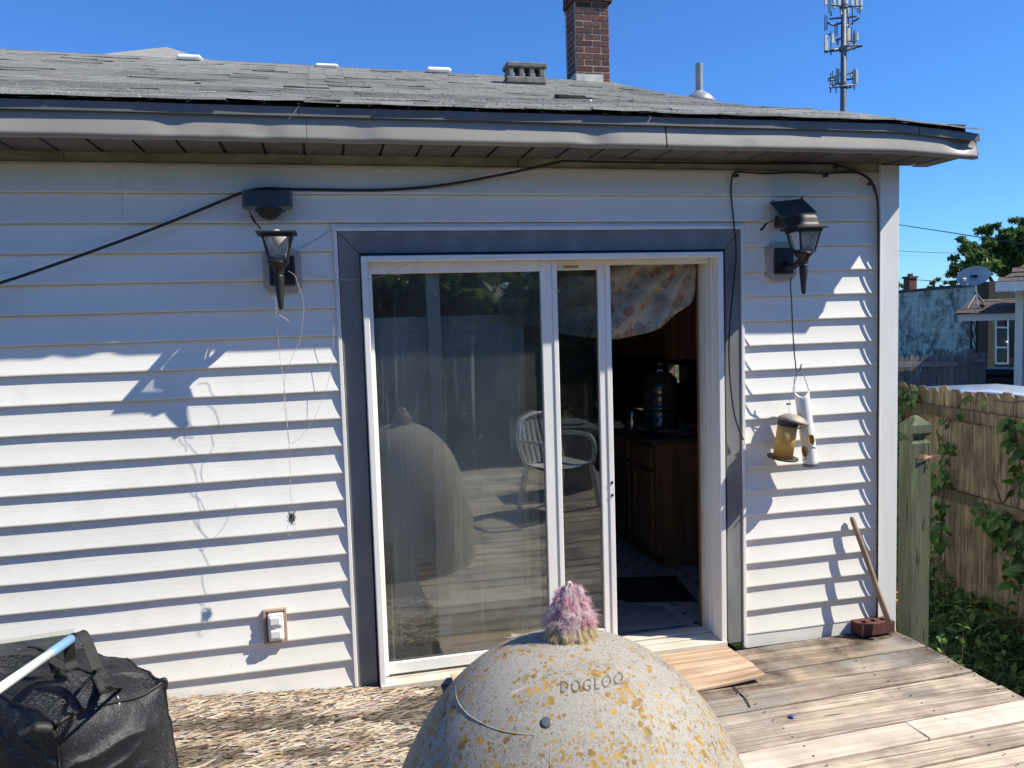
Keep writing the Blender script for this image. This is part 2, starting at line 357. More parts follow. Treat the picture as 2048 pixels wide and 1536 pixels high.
BEIGE = simple('beige_mount_block', (.50,.47,.42), (.40,.375,.33), .55, sc=8, bump=.15)
BULB = simple('frosted_bulb', (.86,.85,.80), (.80,.79,.74), .25, sc=3)
LGLASS = m_clear('lamp_glass', (.93,.94,.94), .03, .22)
ACRYL = m_clear('clear_acrylic', (.95,.975,.95), .03, .05)
GLASSL = m_glass('dirty_fixed_glass', .066, .075, .19)
GLASSR = m_glass('sliding_glass', .012, .03, .02)
DECKW = wood('weathered_deck_wood', (.66,.555,.44), (.27,.20,.145), (1.1, 46, 46), stain=(.125,.095,.072), crack=.9, bump=.9, var=(.72, 1.15), stainamt=.75, extra_hue=(.29,.275,.255))
DECKR = wood('rotten_deck_wood', (.50,.40,.30), (.14,.10,.07), (1.0, 40, 40), stain=(.050,.037,.029), st0=.38, crack=.95, bump=1.0, var=(.8, 1.0), stainamt=.92, extra_hue=(.30,.295,.285))
NEWW = wood('pale_plank_wood', (.70,.61,.51), (.50,.41,.32), (1.0, 40, 40), stain=(.24,.19,.15), crack=.4, bump=.4, var=(.92, 1.08), stainamt=.45)
PLY = wood('warped_plywood', (.62,.48,.34), (.27,.15,.085), (1.0, 30, 5), stain=(.36,.22,.14), crack=.35, bump=.5, var=(.97,1.03))
OSBB = wood('strand_board_base', (.24,.18,.125), (.12,.085,.06), (8, 40, 10), crack=.5, stain=(.08,.065,.055))
FLAKE = m_attr('wood_strands', .8, nb=.3)
POSTW = wood('green_grey_treated_post', (.135,.155,.092), (.036,.044,.028), (30, 30, 1.6), stain=(.12,.115,.095), crack=.75, bump=.8, var=(1,1))
FENCEW = wood('brown_mossy_fence_wood', (.235,.185,.125), (.030,.024,.018), (34, 34, 1.7), stain=(.060,.048,.028), crack=.9, bump=1.0, var=(.5, 1.35), stainamt=.85, extra_hue=(.135,.125,.07))
FENCEG = wood('grey_weathered_fence_wood', (.25,.235,.225), (.125,.115,.11), (26, 26, 1.2), stain=(.17,.155,.15), crack=.6, bump=.6, var=(.75, 1.2))
STICK = wood('old_handle_wood', (.33,.25,.17), (.20,.145,.095), (40, 40, 3), crack=.3, bump=.2, var=(1,1))
CABW = wood('dark_cabinet_wood', (.27,.155,.092), (.15,.085,.05), (24, 24, 1.3), stain=(.17,.095,.057), crack=.15, rough=.45, bump=.15, var=(.9,1.1))
TRIMW = wood('brown_interior_trim', (.30,.17,.095), (.17,.09,.05), (24, 24, 1.5), crack=.4, rough=.6, bump=.3, var=(.9,1.1))
LATH = wood('split_lath_wood', (.36,.245,.14), (.20,.125,.07), (30,30,1.5), crack=.3)
SHINGLE = m_shingle()
BRICK = m_brick(); PAVER = m_brick('fired_red_paver', (.075,.026,.020), (.115,.038,.028), (.95, 1.05))  # paver red is darkened to carry the post's shadow
MORTAR = simple('grey_mortar', (.42,.37,.33), (.27,.24,.215), .95, sc=20, bump=.4)
CONC = simple('grey_concrete', (.22,.21,.19), (.10,.096,.088), .95, sc=14, bump=.6, bsc=70)
LEAD = simple('pale_flashing', (.55,.54,.50), (.36,.355,.33), .7, sc=9, bump=.2)
PVC = simple('white_pvc', (.80,.80,.78), (.70,.70,.67), .35, sc=5)
GALV = simple('galvanised_grey', (.34,.345,.35), (.25,.255,.26), .45, .3, sc=6)
STEEL = simple('tower_steel', (.155,.17,.20), (.11,.12,.145), .6, .2, sc=2)
ANTP = simple('antenna_white', (.56,.57,.57), (.44,.45,.46), .5, sc=1)
DOME = m_dome()
FUR = m_attr('dyed_wool', .9, .5, .1)
BAG = m_bag(); STRAP = simple('black_webbing', (.022,.021,.020), (.013,.012,.012), .75, sc=60, bump=.5, bsc=200)
POLEW = simple('white_pole_paint', (.70,.74,.72), (.60,.65,.64), .4, sc=5); POLEB = simple('blue_grip', (.22,.42,.66), (.15,.32,.55), .45, sc=12, stretch=(1,1,1))
def m_seed():
    n = NT('yellowed_feeder_plastic'); v = n.coords(); col = n.ramp(n.noise(v, 14, 4), [(.3, (.62,.40,.12)), (.7, (.86,.64,.27))]); mt = n.bsdf(col, .35, 0, None, .4)
    t = n.n('ShaderNodeBsdfTranslucent'); n.l(col, t.inputs[0]); mx = n.n('ShaderNodeMixShader'); mx.inputs[0].default_value = .45
    n.l(n.b.outputs[0], mx.inputs[1]); n.l(t.outputs[0], mx.inputs[2]); n.l(mx.outputs[0], n.out.inputs[0]); return mt
SEED = m_seed()
TINW = simple('rusty_tin_roof', (.36,.32,.27), (.235,.20,.165), .6, .3, sc=25, bump=.2)
FLORAL = m_floral(); JUG = m_clear('blue_water_jug', (.40,.58,.80), .09, .09)
FRIDGE = simple('pale_cabinet_paint', (.76,.84,.90), (.66,.74,.80), .5, sc=2, bump=.1); FRIDGEF = simple('white_cabinet_edge', (.74,.75,.74), (.66,.67,.66), .45, sc=3)
PLASW = simple('white_resin', (.74,.74,.71), (.62,.62,.58), .5, sc=4); BINP = simple('grey_bin_plastic', (.20,.21,.22), (.15,.16,.17), .5, sc=4)
FLOORT = None
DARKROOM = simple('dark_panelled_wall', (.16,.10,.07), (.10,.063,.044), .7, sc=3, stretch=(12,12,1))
CEIL = simple('room_ceiling', (.40,.38,.34), None, .9, sc=3)
MAT = simple('black_floor_mat', (.018,.019,.022), (.012,.012,.014), .9, sc=20, bump=.4, bsc=200)
RUG = simple('grey_rug', (.25,.25,.25), (.18,.18,.185), .95, sc=10, bump=.5, bsc=160)
PAPER = simple('paper_white', (.55,.54,.50), (.40,.39,.36), .8, sc=10)
ROOFBLK = simple('matt_black_scrap', (.010,.010,.011), None, .85)
CHROME = simple('brushed_steel', (.55,.55,.55), (.45,.45,.45), .22, .9, sc=6)
REDP = simple('red_plastic', (.50,.06,.03), None, .4)
THREAD = simple('pale_thread', (.55,.47,.45), (.35,.30,.30), .7, sc=30); THREADD = simple('dark_thread', (.10,.09,.10), (.05,.05,.055), .7)
BARK = simple('bark', (.12,.095,.07), (.06,.048,.036), .95, sc=10, stretch=(3,3,.6), bump=.8)
LEAFM = m_attr('tree_leaves', .55, .35, .35)
VINE = m_leaf('vine_leaf', (.045,.105,.022), (.085,.165,.035))
WEED = m_attr('weed_leaves', .55, .35, .35)
BLOCK = m_block(); OBRICK = m_courses('orange_brick_wall', (.52,.24,.085), (.36,.28,.20), 1.0, .21, .075, (.42,.17,.06))
DKBRICK = simple('dark_brown_brick', (.12,.06,.035), (.08,.04,.025), .9, sc=8)
DKGREEN = simple('dark_door_paint', (.075,.085,.075), (.06,.068,.06), .5); DARKGL = simple('dark_window_glass', (.02,.022,.026), (.014,.015,.018), .1, spec=.6)
SHADEV = simple('lavender_grey_siding', (.40,.38,.40), (.33,.32,.34), .6, sc=2)
BROWNSH = simple('brown_shingles', (.15,.115,.095), (.085,.065,.055), .95, sc=9, stretch=(2,2,6), bump=.6, bsc=60)
CARP = simple('pale_blue_car_paint', (.50,.56,.68), (.44,.50,.62), .18, .2, sc=2, spec=.6); CARD = simple('car_dark_glass', (.015,.016,.02), None, .08, spec=.7); TYRE = simple('tyre_rubber', (.02,.02,.02), None, .8)
PURPLE = simple('purple_petals', (.24,.12,.45), (.17,.08,.36), .6); ORANGEP = simple('orange_petals', (.62,.23,.10), (.5,.15,.05), .6)
TAPE = simple('orange_tape', (.58,.26,.13), (.62,.45,.30), .6, sc=40); MASK = simple('masking_tape', (.50,.34,.12), (.42,.28,.09), .7, sc=20)
RUSTT = simple('rust_stain', (.45,.22,.08), None, .8); BLUEC = simple('blue_plastic', (.03,.08,.35), None, .4); RUBBLE = simple('white_pebble', (.8,.8,.77), None, .7)
SLATO = simple('amber_vent_slat', (.42,.22,.09), (.3,.15,.06), .5, sc=9)

# ================================================================== SETTING
GZ = -0.85; DZ = -0.05
def m_ground():
    n = NT('dark_lawn'); v = n.coords(); a = n.noise(v, 3, 5); b = n.noise(v, .35, 3)
    col = n.ramp(a, [(.3, (.018,.030,.010)), (.7, (.060,.085,.022))]); col = n.mix(n.mapr(b, .45, .7, 0, .7), col, (.13,.13,.05))
    return n.bsdf(col, .95, 0, n.bump(n.noise(v, 60, 3), .8, .03), .1)
g = MB().grid(lambda u, v: V(-140+280*u, -120+280*v, GZ), 8, 8).build('ground', m_ground(), kind='structure')

# ------------------------------------------------------------------ house
house = thing('house', (0,0,GZ), 'single storey house clad in white vinyl siding with grey door casing', 'house')
SB = 0.127
def zk(k): return 2.164 - SB*k
def siding(x0, x1, k, zt=None, dy=0.0, z0=None):
    zb = zk(k) if z0 is None else z0; zt = (zk(k-1)+.010) if zt is None else zt
    nx = max(2, int((x1-x0)/.12)); prof = [0, .12, .25, .4, .55, .7, .85, .95, 1.0]
    rows = []
    for t in prof: rows.append((-.002-.0185*(.15*t+.85*t*t), zt+(zb-zt)*t))
    rows += [(rows[-1][0]+.002, zb-.0025), (rows[-1][0]+.012, zb-.001)]
    vs = []
    for j, (y, z) in enumerate(rows):
        for i in range(nx+1):
            x = x0+(x1-x0)*i/nx; fade = min(1, j/6)
            q = noise.noise(V(x*1.1, k*3.7, 1)); q2 = noise.noise(V(x*3.0, k*5.1, 8))
            vs.append(V(x, y+dy+fade*(.0022*q+.0007*q2), z+fade*(.0022*q2+.0012*q)))
    n1 = nx+1
    fs = [(j*n1+i, j*n1+i+1, (j+1)*n1+i+1, (j+1)*n1+i) for j in range(len(rows)-1) for i in range(nx)]
    MB().add(vs, fs).build('siding_board', VINYL, house, smooth=True)
XJ0, XJ1 = -.118, 1.916
for k in (-1, 0):
    xs = uy(247, 400).x
    siding(-6.0, xs+.02, k); siding(xs, 2.072 if k == -1 else 2.072, k, dy=-.0045); siding(2.052, 2.72, k, dy=.0)
for k in range(1, 18):
    siding(-6.0, XJ0+.004, k); siding(XJ1-.004, 2.72, k)
siding(XJ0-.01, XJ1+.01, 1, z0=2.140)
MB().box((1.90,-.018,-.068), (2.712,-.006,.002)).build('starter_strip', VINYL, house)
MB().box((-6,.003,-.6), (XJ0-.002,.05,2.47)).box((XJ1,.003,-.6), (2.80,.05,2.47)).box((XJ0-.002,.003,2.125), (XJ1,.05,2.47)).build('wall', BEIGE, house)
b = MB().bbox((2.705,-.032,-.10), (2.82,-.004,2.452), .004).bbox((2.79,-.004,-.10), (2.82,.10,2.452), .004).box((2.700,-.036,-.10), (2.7065,-.02,2.452))
b.build('corner_trim', WHITE, house)
for x0, x1 in ((-6, -1.2), (-1.2, .75), (.752, 2.704)):
    MB().bbox((x0,-.016,2.410), (x1-.002,.003,2.462), .003).build('frieze_board', FRIEZE, house)
MB().box((-6,-.024,2.404), (2.704,-.0165,2.4135)).build('frieze_lip', CREAM, house)
# soffit panels
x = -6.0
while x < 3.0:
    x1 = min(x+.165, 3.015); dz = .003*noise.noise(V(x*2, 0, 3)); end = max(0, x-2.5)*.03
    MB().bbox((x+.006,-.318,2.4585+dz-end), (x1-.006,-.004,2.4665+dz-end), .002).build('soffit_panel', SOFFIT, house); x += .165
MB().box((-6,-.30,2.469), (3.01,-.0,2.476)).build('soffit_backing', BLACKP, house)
# fascia, drip edge
def droop(X): return -.035*max(0, (X-2.55))/.45 if X > 2.55 else 0.0
def fascia(x0, x1):
    nx = int((x1-x0)/.035); rows = [(.022, 2.4505), (-.014, 2.4495), (-.011, 2.47), (-.007, 2.49), (-.003,2.51), (.001, 2.53), (.004, 2.55), (.006, 2.575)]
    vs = []
    for j, (dy, z) in enumerate(rows):
        for i in range(nx+1):
            X = x0+(x1-x0)*i/nx
            wv = .0070*noise.noise(V(X*1.7, 3, 0))+.0012*noise.noise(V(X*4.6, 9, 0)); up = max(0, j-1)/6
            d = .0
            for (cx, cz, r_, a_) in ((-.36, 2.462, .05, .012), (.02, 2.46, .055, .013), (1.03, 2.46, .06, .015), (-.72, 2.50, .05, .010), (-.55, 2.455, .03, .008), (2.93, 2.53, .06, .02), (-.05, 2.455, .03, .01), (1.75, 2.456, .03, .006)):
                d += a_*math.exp(-((X-cx)**2+(z-cz)**2*1.5)/(r_*r_))
            vs.append(V(X, -.325+dy-wv*(.3+.7*up)+d, z+.0022*noise.noise(V(X*5, 1, 4))*(j < 3)+droop(X)*.5-(.012*max(0, X-2.6))))
    n1 = nx+1
    MB().add(vs, [(j*n1+i, j*n1+i+1, (j+1)*n1+i+1, (j+1)*n1+i) for j in range(len(rows)-1) for i in range(nx)]).build('fascia_panel', FASCIA, house, smooth=True)
XS1, XS2 = uy(613, 250, -.3).x, uy(1327, 270, -.3).x
fascia(-6.0, XS1-.001); fascia(XS1+.001, XS2-.003); fascia(XS2+.003, 3.022)
MB().box((XS2-.01,-.315,2.455), (XS2+.01,-.305,2.57)).build('fascia_gap', BLACKP, house)
MB().box((-6,-.300,2.478), (2.98,-.27,2.60)).box((2.985,-.30,2.47), (3.012,.05,2.55)).build('fascia_backing', BLACKP, house)
def drip(x0, x1):
    nx = max(2, int((x1-x0)/.1)); vs = []
    for dy, z in ((.006, 2.5475), (0, 2.5475), (0.001, 2.584), (.05, 2.592)):
        for i in range(nx+1):
            X = x0+(x1-x0)*i/nx; vs.append(V(X, -.3395+dy+.002*noise.noise(V(X*2, 5, z)), z+droop(X)+.0012*noise.noise(V(X*3, 0, 7))))
    n1 = nx+1
    MB().add(vs, [(j*n1+i, j*n1+i+1, (j+1)*n1+i+1, (j+1)*n1+i) for j in range(3) for i in range(nx)]).build('drip_edge', DRIP, house)
XD = uy(1838, 240, -.336).x
drip(-6.0, XS1-.03); drip(XS1-.028, XD-.002); drip(XD+.002, 3.028)
# torn end of the fascia
e = V(3.024, -.322, 2.50)
fl_ = [V(0,0,.05), V(.004,.0,-.02), V(.020,.005,-.045), V(.012,.02,-.065), V(-.004,.05,-.05), V(-.002,.06,.05)]
MB().add([e+p for p in fl_]+[e+p+V(-.003,.0,0) for p in fl_], [tuple(range(6)), tuple(range(11,5,-1))]).build('torn_flap', FASCIA, house)
e = V(3.006, -.318, 2.434); MB().bbox(e-V(.012,.01,.006), e+V(.012,.01,.006), .003).build('torn_corner', WHITE, house)
# roof surface: profile taken along the rake
RK = [ux(px, py, 3.0) for px, py in ((1820,236),(1650,225),(1480,212),(1400,199),(1320,186),(1262,174),(1220,164))]
TAB = [(-.36, 2.590)]+[(p.y, p.z) for p in RK if p.y > .25]
def zroof(X, y):
    for (y0, z0), (y1, z1) in zip(TAB, TAB[1:]):
        if y <= y1: break
    z = z0+(z1-z0)*(y-y0)/(y1-y0); v = (y+.36)/(TAB[-1][0]+.36)
    return z+.014*(3.0-X)*v*max(0,min(1,v))+droop(X)*max(0, 1-v*6)+.012*noise.noise(V(X*.6, y*.6, 2))*min(1, v*4)
YR = TAB[-1][0]
roof = MB().grid(lambda u, v: V(-6+9.015*u, -.330+(YR+.335)*v, zroof(-6+9.015*u, -.335+(YR+.335)*v)-.010), 40, 24)
roof.grid(lambda u, v: V(-6+9.015*u, YR+3*v, zroof(-6+9.015*u, YR)-.010-1.0*v), 40, 2)
roof.grid(lambda u, v: V(3.015, -.30+(YR+.3)*u, zroof(3.015, -.30+(YR+.3)*u)-.012-.10*(1-v)), 24, 1)
roof = roof.build('roof', BROWNSH, house)
rest = MB()
def shingle(mb, X, y, wdt, i, top):
    e = .13; yb = y; yt = min(y+e*1.25, YR+.05); cu = RND.random()**4*.013; l0 = .008+cu*RND.random()+.006*(i < 3); l1 = .008+cu*RND.random()+.006*(i < 3); y0 = yb-.008*RND.random(); y1 = yb-.008*RND.random()
    xa, xb = X+.003, (3.035 if X+wdt > 2.90 else X+wdt-.003)
    if xb-xa < .02: return
    xm = (xa+xb)/2; ym = (y0+y1)/2; lm = (l0+l1)/2*.7+.002
    P = [V(xa,y0,zroof(xa,y0)+l0), V(xm,ym,zroof(xm,ym)+lm), V(xb,y1,zroof(xb,y1)+l1), V(xa,yt,zroof(xa,yt)+.001), V(xb,yt,zroof(xb,yt)+.001)]
    Q = [V(p.x,p.y,p.z-.0065) for p in P[:3]]
    mb.add(P+Q, [(0,1,4,3),(1,2,4),(0,5,6,1),(1,6,7,2),(0,3,5),(2,7,4)])
i = 0; y = -.354
while y < YR:
    X = -6.0-(i % 2)*.155-RND.random()*.03
    while X < 2.90:
        if i <= 10 and X > -1.9:
            one = MB(); shingle(one, X, y, .305, i, False)
            if one.v: one.build('shingle', SHINGLE, roof)
        else: shingle(rest, X, y, .305, i, False)
        X += .305
    y += .128; i += 1
rest.build('shingle_courses', SHINGLE, roof, kind='stuff')
# hip peak of the higher roof behind
D0 = 13.5; pk = at(333, 94, D0); bz = pk.z-1.1
MB().add([pk, V(pk.x-2.6,pk.y-2,bz), V(pk.x+2.0,pk.y-2,bz), V(pk.x+2.2,pk.y+2,bz), V(pk.x-2.6,pk.y+2,bz)], [(0,1,2),(0,2,3),(0,3,4),(0,4,1)]).build('upper_roof', SHINGLE, house)
# chimney of single bricks
yc = 4.75; cx0, cx1 = uy(1152, 90, yc).x, uy(1219, 90, yc).x; cw = cx1-cx0
zc0 = uy(1180, 172, yc).z-.12; ch = MB().box((cx0+.004, yc+.004, zc0-.3), (cx1-.004, yc+cw-.004, zc0+1.35)).build('chimney', MORTAR, house)
rowh = .0672; bl = (cw-.012)/2
for r in range(21):
    z = zc0+r*rowh; zt = uy(1180, 16, yc).z; ex = .035 if z > zt else 0.0
    for side in range(4):
        for q in range(2):
            L0 = q*(cw/2)+(.0 if q or True else 0); s_ = cw/2
            a0 = L0+.005 if (r % 2 == 0) else (L0+.005)
            if r % 2: segs = [(.0, cw*.25), (cw*.25, cw*.75), (cw*.75, cw)] if side % 2 == 0 else [(0, cw*.5), (cw*.5, cw)]
            else: segs = [(0, cw*.5), (cw*.5, cw)] if side % 2 == 0 else [(0, cw*.3), (cw*.3, cw*.8), (cw*.8, cw)]
        for (s0, s1) in segs:
            o_ = RND.uniform(-.002, .003)+ex; t_ = .05
            if side == 0: a, b_ = (cx0+s0+.005-ex*(s0==0), yc-o_, z+.005), (cx0+s1-.005+ex*(s1==cw), yc+t_, z+rowh-.005)
            elif side == 1: a, b_ = (cx1-t_, yc+s0+.005, z+.005), (cx1+o_, yc+s1-.005, z+rowh-.005)
            elif side == 2: a, b_ = (cx0+s0+.005, yc+cw-t_, z+.005), (cx0+s1-.005, yc+cw+o_, z+rowh-.005)
            else: a, b_ = (cx0-o_, yc+s0+.052*(s0==0)+.005, z+.005), (cx0+t_, yc+s1-.052*(s1==cw)-.005, z+rowh-.005)
            if b_[0]-a[0] < .01 or b_[1]-a[1] < .01: continue
            MB().bbox(a, b_, .003).build('brick', BRICK, ch)
zf = uy(1180, 149, yc).z
MB().box((cx0-.006, yc-.012, zc0-.2), (cx0+cw*.78, yc-.006, zf)).box((cx0-.012, yc-.006, zc0-.2), (cx0-.006, yc+cw, zf+.01)).build('chimney_flashing', LEAD, ch)
MB().box((cx0-.05,yc-.05,zc0+21*rowh), (cx1+.05,yc+cw+.05,zc0+21*rowh+.06)).build('chimney_cap', CONC, ch)
# plumbing vent
yv = 4.0; vb = uy(1399, 205, yv); vt = uy(1399, 127, yv)
vp = MB().lathe([(.038,0),(.038,(vt-vb).z),(.030,(vt-vb).z),(.030,(vt-vb).z-.05)], vb, 16).build('vent_pipe', GALV, house, smooth=False)
MB().lathe([(.165,-.03),(.155,.02),(.105,.075),(.06,.10),(.045,.115)], vb, 24).build('vent_flashing', GALV, vp, smooth=True)

# ------------------------------------------------------------------ door in the wall
def cas(pts, y0=-.017, y1=.002):
    n = len(pts); vs = [V(x, y0, z) for x, z in pts]+[V(x, y1, z) for x, z in pts]
    fs = [tuple(range(n)), tuple(range(2*n-1, n-1, -1))]+[(i, i+n, (i+1)%n+n, (i+1)%n) for i in range(n)]
    MB().add(vs, fs).build('door_casing', CASING, house)
cas([(-.100,-.03), (-.012,-.03), (-.007,2.020), (-.098,2.119)])
cas([(1.8135,-.03), (1.897,-.03), (1.896,2.117), (1.814,2.020)])
cas([(-.096,2.1205), (-.006,2.0235), (1.813,2.0235), (1.894,2.1205)])
for a, b_ in (((-.119,-.024,-.03), (-.1015,.0,2.122)), ((1.899,-.024,-.06), (1.917,.0,2.122)), ((-.119,-.025,2.123), (1.917,.0,2.141))):
    MB().bbox(a, b_, .002).build('casing_trim', WHITE, house)
door = MB()
door.bbox((-.002,-.058,.0), (.026,.13,2.008), .003).bbox((1.754,-.058,.0), (1.783,.13,2.008), .003).bbox((.026,-.058,1.982), (1.754,.13,2.008), .003)
door.bbox((1.744,.0,.0), (1.7535,.010,1.981), .002).bbox((1.746,.06,.0), (1.7535,.069,1.981), .002).bbox((.93,.03,1.960), (1.7535,.13,1.9815), .002)
door = door.build('sliding_door', WHITE, house)
MB().bbox((1.748,.1305,.0), (1.79,.158,1.985), .003).build('yellowed_jamb', CREAM, door)
MB().box((-.0065,-.004,-.06), (-.0025,.12,2.02)).box((1.7835,-.004,-.06), (1.813,.12,2.02)).box((0,-.004,2.0085), (1.7835,.12,2.0225)).build('door_gap', BLACKP, door)
sl_ = MB().bbox((.0,-.066,-.055), (1.782,.006,.004), .003).bbox((.0,.006,-.055), (1.753,.05,.012), .003).bbox((.0,.056,-.055), (1.753,.075,.02), .003).bbox((0,.08,-.055), (1.753,.14,.012), .003)
sl_.build('door_sill', CREAM, door)
fp = MB().bbox((.029,.0,.02), (.046,.044,1.982), .003).bbox((.848,.0,.02), (.905,.044,1.982), .003).bbox((.905,-.006,.02), (.93,.048,1.982), .003)
fp.bbox((.046,.002,1.930), (.848,.042,1.982), .003).bbox((.046,.002,.026), (.848,.042,.082), .003).build('fixed_panel', WHITE, door)
MB().box((.046,.016,.082), (.848,.024,1.930)).build('fixed_glass', GLASSL, door)
sp_ = MB().bbox((1.158,.060,.022), (1.196,.098,1.976), .003).bbox((1.196,.054,.022), (1.224,.1,1.976), .003).bbox((.300,.060,.022), (.366,.098,1.976), .004)
sp_.bbox((.366,.062,1.936), (1.158,.096,1.974), .003).bbox((.366,.062,.024), (1.158,.096,.098), .003).build('sliding_panel', WHITE, door)
MB().box((.366,.076,.098), (1.158,.084,1.936)).build('sliding_glass', GLASSR, door)
for z in (.86,.795): 
    MB().lathe([(.007,0),(.007,.004)], (1.21,.0535,z), 10, Matrix.Rotation(math.pi/2, 3, 'X')).build('latch_hole', BLACK, door)
p0 = uy(1128, 523, .05); p1 = uy(1158, 534, .05)
MB().box((p0.x,.0595,p1.z-.004), (p1.x,.0612,p0.z)).build('masking_tape', MASK, door)
# room behind the door
def floor_mat():
    n = NT('dotted_floor_tile'); tc = n.n('ShaderNodeTexCoord'); v = tc.outputs['Object']
    md = n.n('ShaderNodeVectorMath', operation='MODULO'); n.l(v, md.inputs[0]); md.inputs[1].default_value = (.152,.152,10)
    ad = n.n('ShaderNodeVectorMath', operation='DISTANCE'); n.l(md.outputs[0], ad.inputs[0]); ad.inputs[1].default_value = (.076,.076,0)
    sp = n.n('ShaderNodeSeparateXYZ'); n.l(md.outputs[0], sp.inputs[0])
    dx = n.math('ABSOLUTE', n.math('SUBTRACT', sp.outputs[0], .076)); dy = n.math('ABSOLUTE', n.math('SUBTRACT', sp.outputs[1], .076))
    d = n.math('LESS_THAN', n.math('ADD', dx, dy), .021)
    base = n.ramp(n.noise(n.coords(), 5, 5), [(.3, (.36,.35,.32)), (.7, (.46,.45,.42))]); col = n.mix(d, base, (.05,.05,.055)); return n.bsdf(col, .5)
MB().box((-1.6,.141,-.04), (2.74,4.6,-.004)).build('room_floor', floor_mat(), house)
MB().box((-1.6,.141,2.36), (2.74,4.6,2.40)).build('room_ceiling', CEIL, house)
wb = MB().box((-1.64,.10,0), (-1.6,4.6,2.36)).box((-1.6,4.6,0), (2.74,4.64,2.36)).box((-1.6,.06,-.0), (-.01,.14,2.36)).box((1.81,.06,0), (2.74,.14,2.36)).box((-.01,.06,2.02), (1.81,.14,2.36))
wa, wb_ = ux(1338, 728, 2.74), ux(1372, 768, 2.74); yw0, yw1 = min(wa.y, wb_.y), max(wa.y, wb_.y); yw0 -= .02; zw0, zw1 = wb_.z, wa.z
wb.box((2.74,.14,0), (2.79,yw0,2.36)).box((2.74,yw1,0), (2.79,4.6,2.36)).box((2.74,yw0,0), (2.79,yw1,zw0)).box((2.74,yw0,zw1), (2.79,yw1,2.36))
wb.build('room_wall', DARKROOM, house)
gw = MB()
def gq(ya, yb, z0, z1a, z1b): gw.add([V(x,y,z) for x in (2.795,2.803) for y, z in ((ya,z0),(yb,z0),(yb,z1b),(ya,z1a))], [(3,2,1,0),(4,5,6,7),(0,1,5,4),(2,3,7,6)])
gy = [.05, yw0, yw1, 2.0, 3.0, 4.0, YR-.02]; gy = sorted(set(gy))
for ya, yb in zip(gy, gy[1:]):
    ta, tb_ = zroof(2.8, ya)-.03, zroof(2.8, yb)-.03
    if ya == yw0: gq(ya, yb, -.8, zw0, zw0); gq(ya, yb, zw1, ta, tb_)
    else: gq(ya, yb, -.8, ta, tb_)
gw.build('side_wall', VINYL, house)
win = MB().bbox((2.725,yw0-.04,zw0-.03), (2.7395,yw1+.04,zw0-.001), .003).bbox((2.725,yw1,zw0-.0), (2.7395,yw1+.05,zw1+.04), .003).build('kitchen_window', TRIMW, house)
MB().bbox((2.75,yw0,zw0), (2.77,yw0+.18,zw1), .002).build('window_sash', WHITE, win)
MB().bbox((1.748,.1585,.0), (1.80,.185,2.1), .002).build('interior_trim', TRIMW, house)

# ------------------------------------------------------------------ deck
deck = struct('deck', (0,0,DZ))
def board(name, x0, x1, ya, yb, z, mt, par, tilt=.033, th=.034, X0=2.8, wav=1.0):
    nx = max(3, int((x1-x0)/.09)); cross = [0, .04, .2, .5, .8, .96, 1]; sd = RND.random()*90
    vs = []
    for j, c in enumerate(cross):
        for i in range(nx+1):
            x = x0+(x1-x0)*i/nx; y = ya+(yb-ya)*c
            if i == 0 or i == nx: x += .008*noise.noise(V(c*3, sd, i))*wav
            e = (.0035*noise.noise(V(x*7, sd+j, 0))+.003*noise.noise(V(x*2, sd, 5)))*wav if j in (0,1,5,6) else 0
            zz = z-(.005 if j in (0, 6) else 0)+.0035*(abs(c-.5)*2)**2+wav*(.002*noise.noise(V(x*3, y*9, sd))+.0012*noise.noise(V(x*11, y*30, sd)))
            vs.append(V(x, y+e-tilt*(X0-x), zz))
    n1 = nx+1; nr = len(cross); b = len(vs)
    vs += [V(p.x, p.y, z-th) for p in (vs[:n1]+vs[(nr-1)*n1:])]
    fs = [(j*n1+i, j*n1+i+1, (j+1)*n1+i+1, (j+1)*n1+i) for j in range(nr-1) for i in range(nx)]
    fs += [(b+i, b+i+1, i+1, i) for i in range(nx)]+[((nr-1)*n1+i, (nr-1)*n1+i+1, b+n1+i+1, b+n1+i) for i in range(nx)]
    fs += [tuple([j*n1 for j in range(nr)]+[b+n1, b]), tuple([j*n1+nx for j in range(nr-1, -1, -1)]+[b+nx, b+n1+nx])]
    return MB().add(vs, fs).build(name, mt, par)
ys = [-.012, -.155, -.308, -.465, -.622, -.770, -.915, -1.062, -1.205]
while ys[-1] > -5.2: ys.append(ys[-1]-.147)
for k, (a, b_) in enumerate(zip(ys, ys[1:])):
    e = RND.uniform(-.014, .008); lw = -.012 if k == 0 else RND.uniform(-.003, .003)
    if k == 6:
        xj = uz(1828, 1458, DZ).x
        board('deck_board', -2.6, xj-.003, b_+.0035, a-.0035, DZ+.002, NEWW, deck); board('deck_board', xj+.003, 2.79+e, b_+.0035, a-.0035, DZ+.004, NEWW, deck)
    else: board('deck_board', -2.6, 2.785+e, b_+.0055, a-.0055, DZ+lw, DECKR if k < 3 else DECKW, deck)
MB().box((2.73,-5.2,DZ-.20), (2.768,-.0,DZ-.037)).build('rim_joist', DECKW, deck)
for x in (-2.4, -1.6, -.8, 0, .8, 1.6, 2.3): MB().box((x,-5.2,DZ-.20), (x+.04,.0,DZ-.037)).build('joist', DECKW, deck)
nl = MB()
for k, (a, b_) in enumerate(zip(ys[:12], ys[1:])):
    for xx in (2.745, 2.32, 1.62, .82):
        for f in (.25, .75):
            y = a+(b_-a)*f-.033*(2.8-xx); x = xx+RND.uniform(-.01,.01); nl.lathe([(.0042,0),(.0042,.0012)], (x, y, DZ+.0045), 7)
nl.build('nail_heads', BLACKP, deck, kind='stuff')

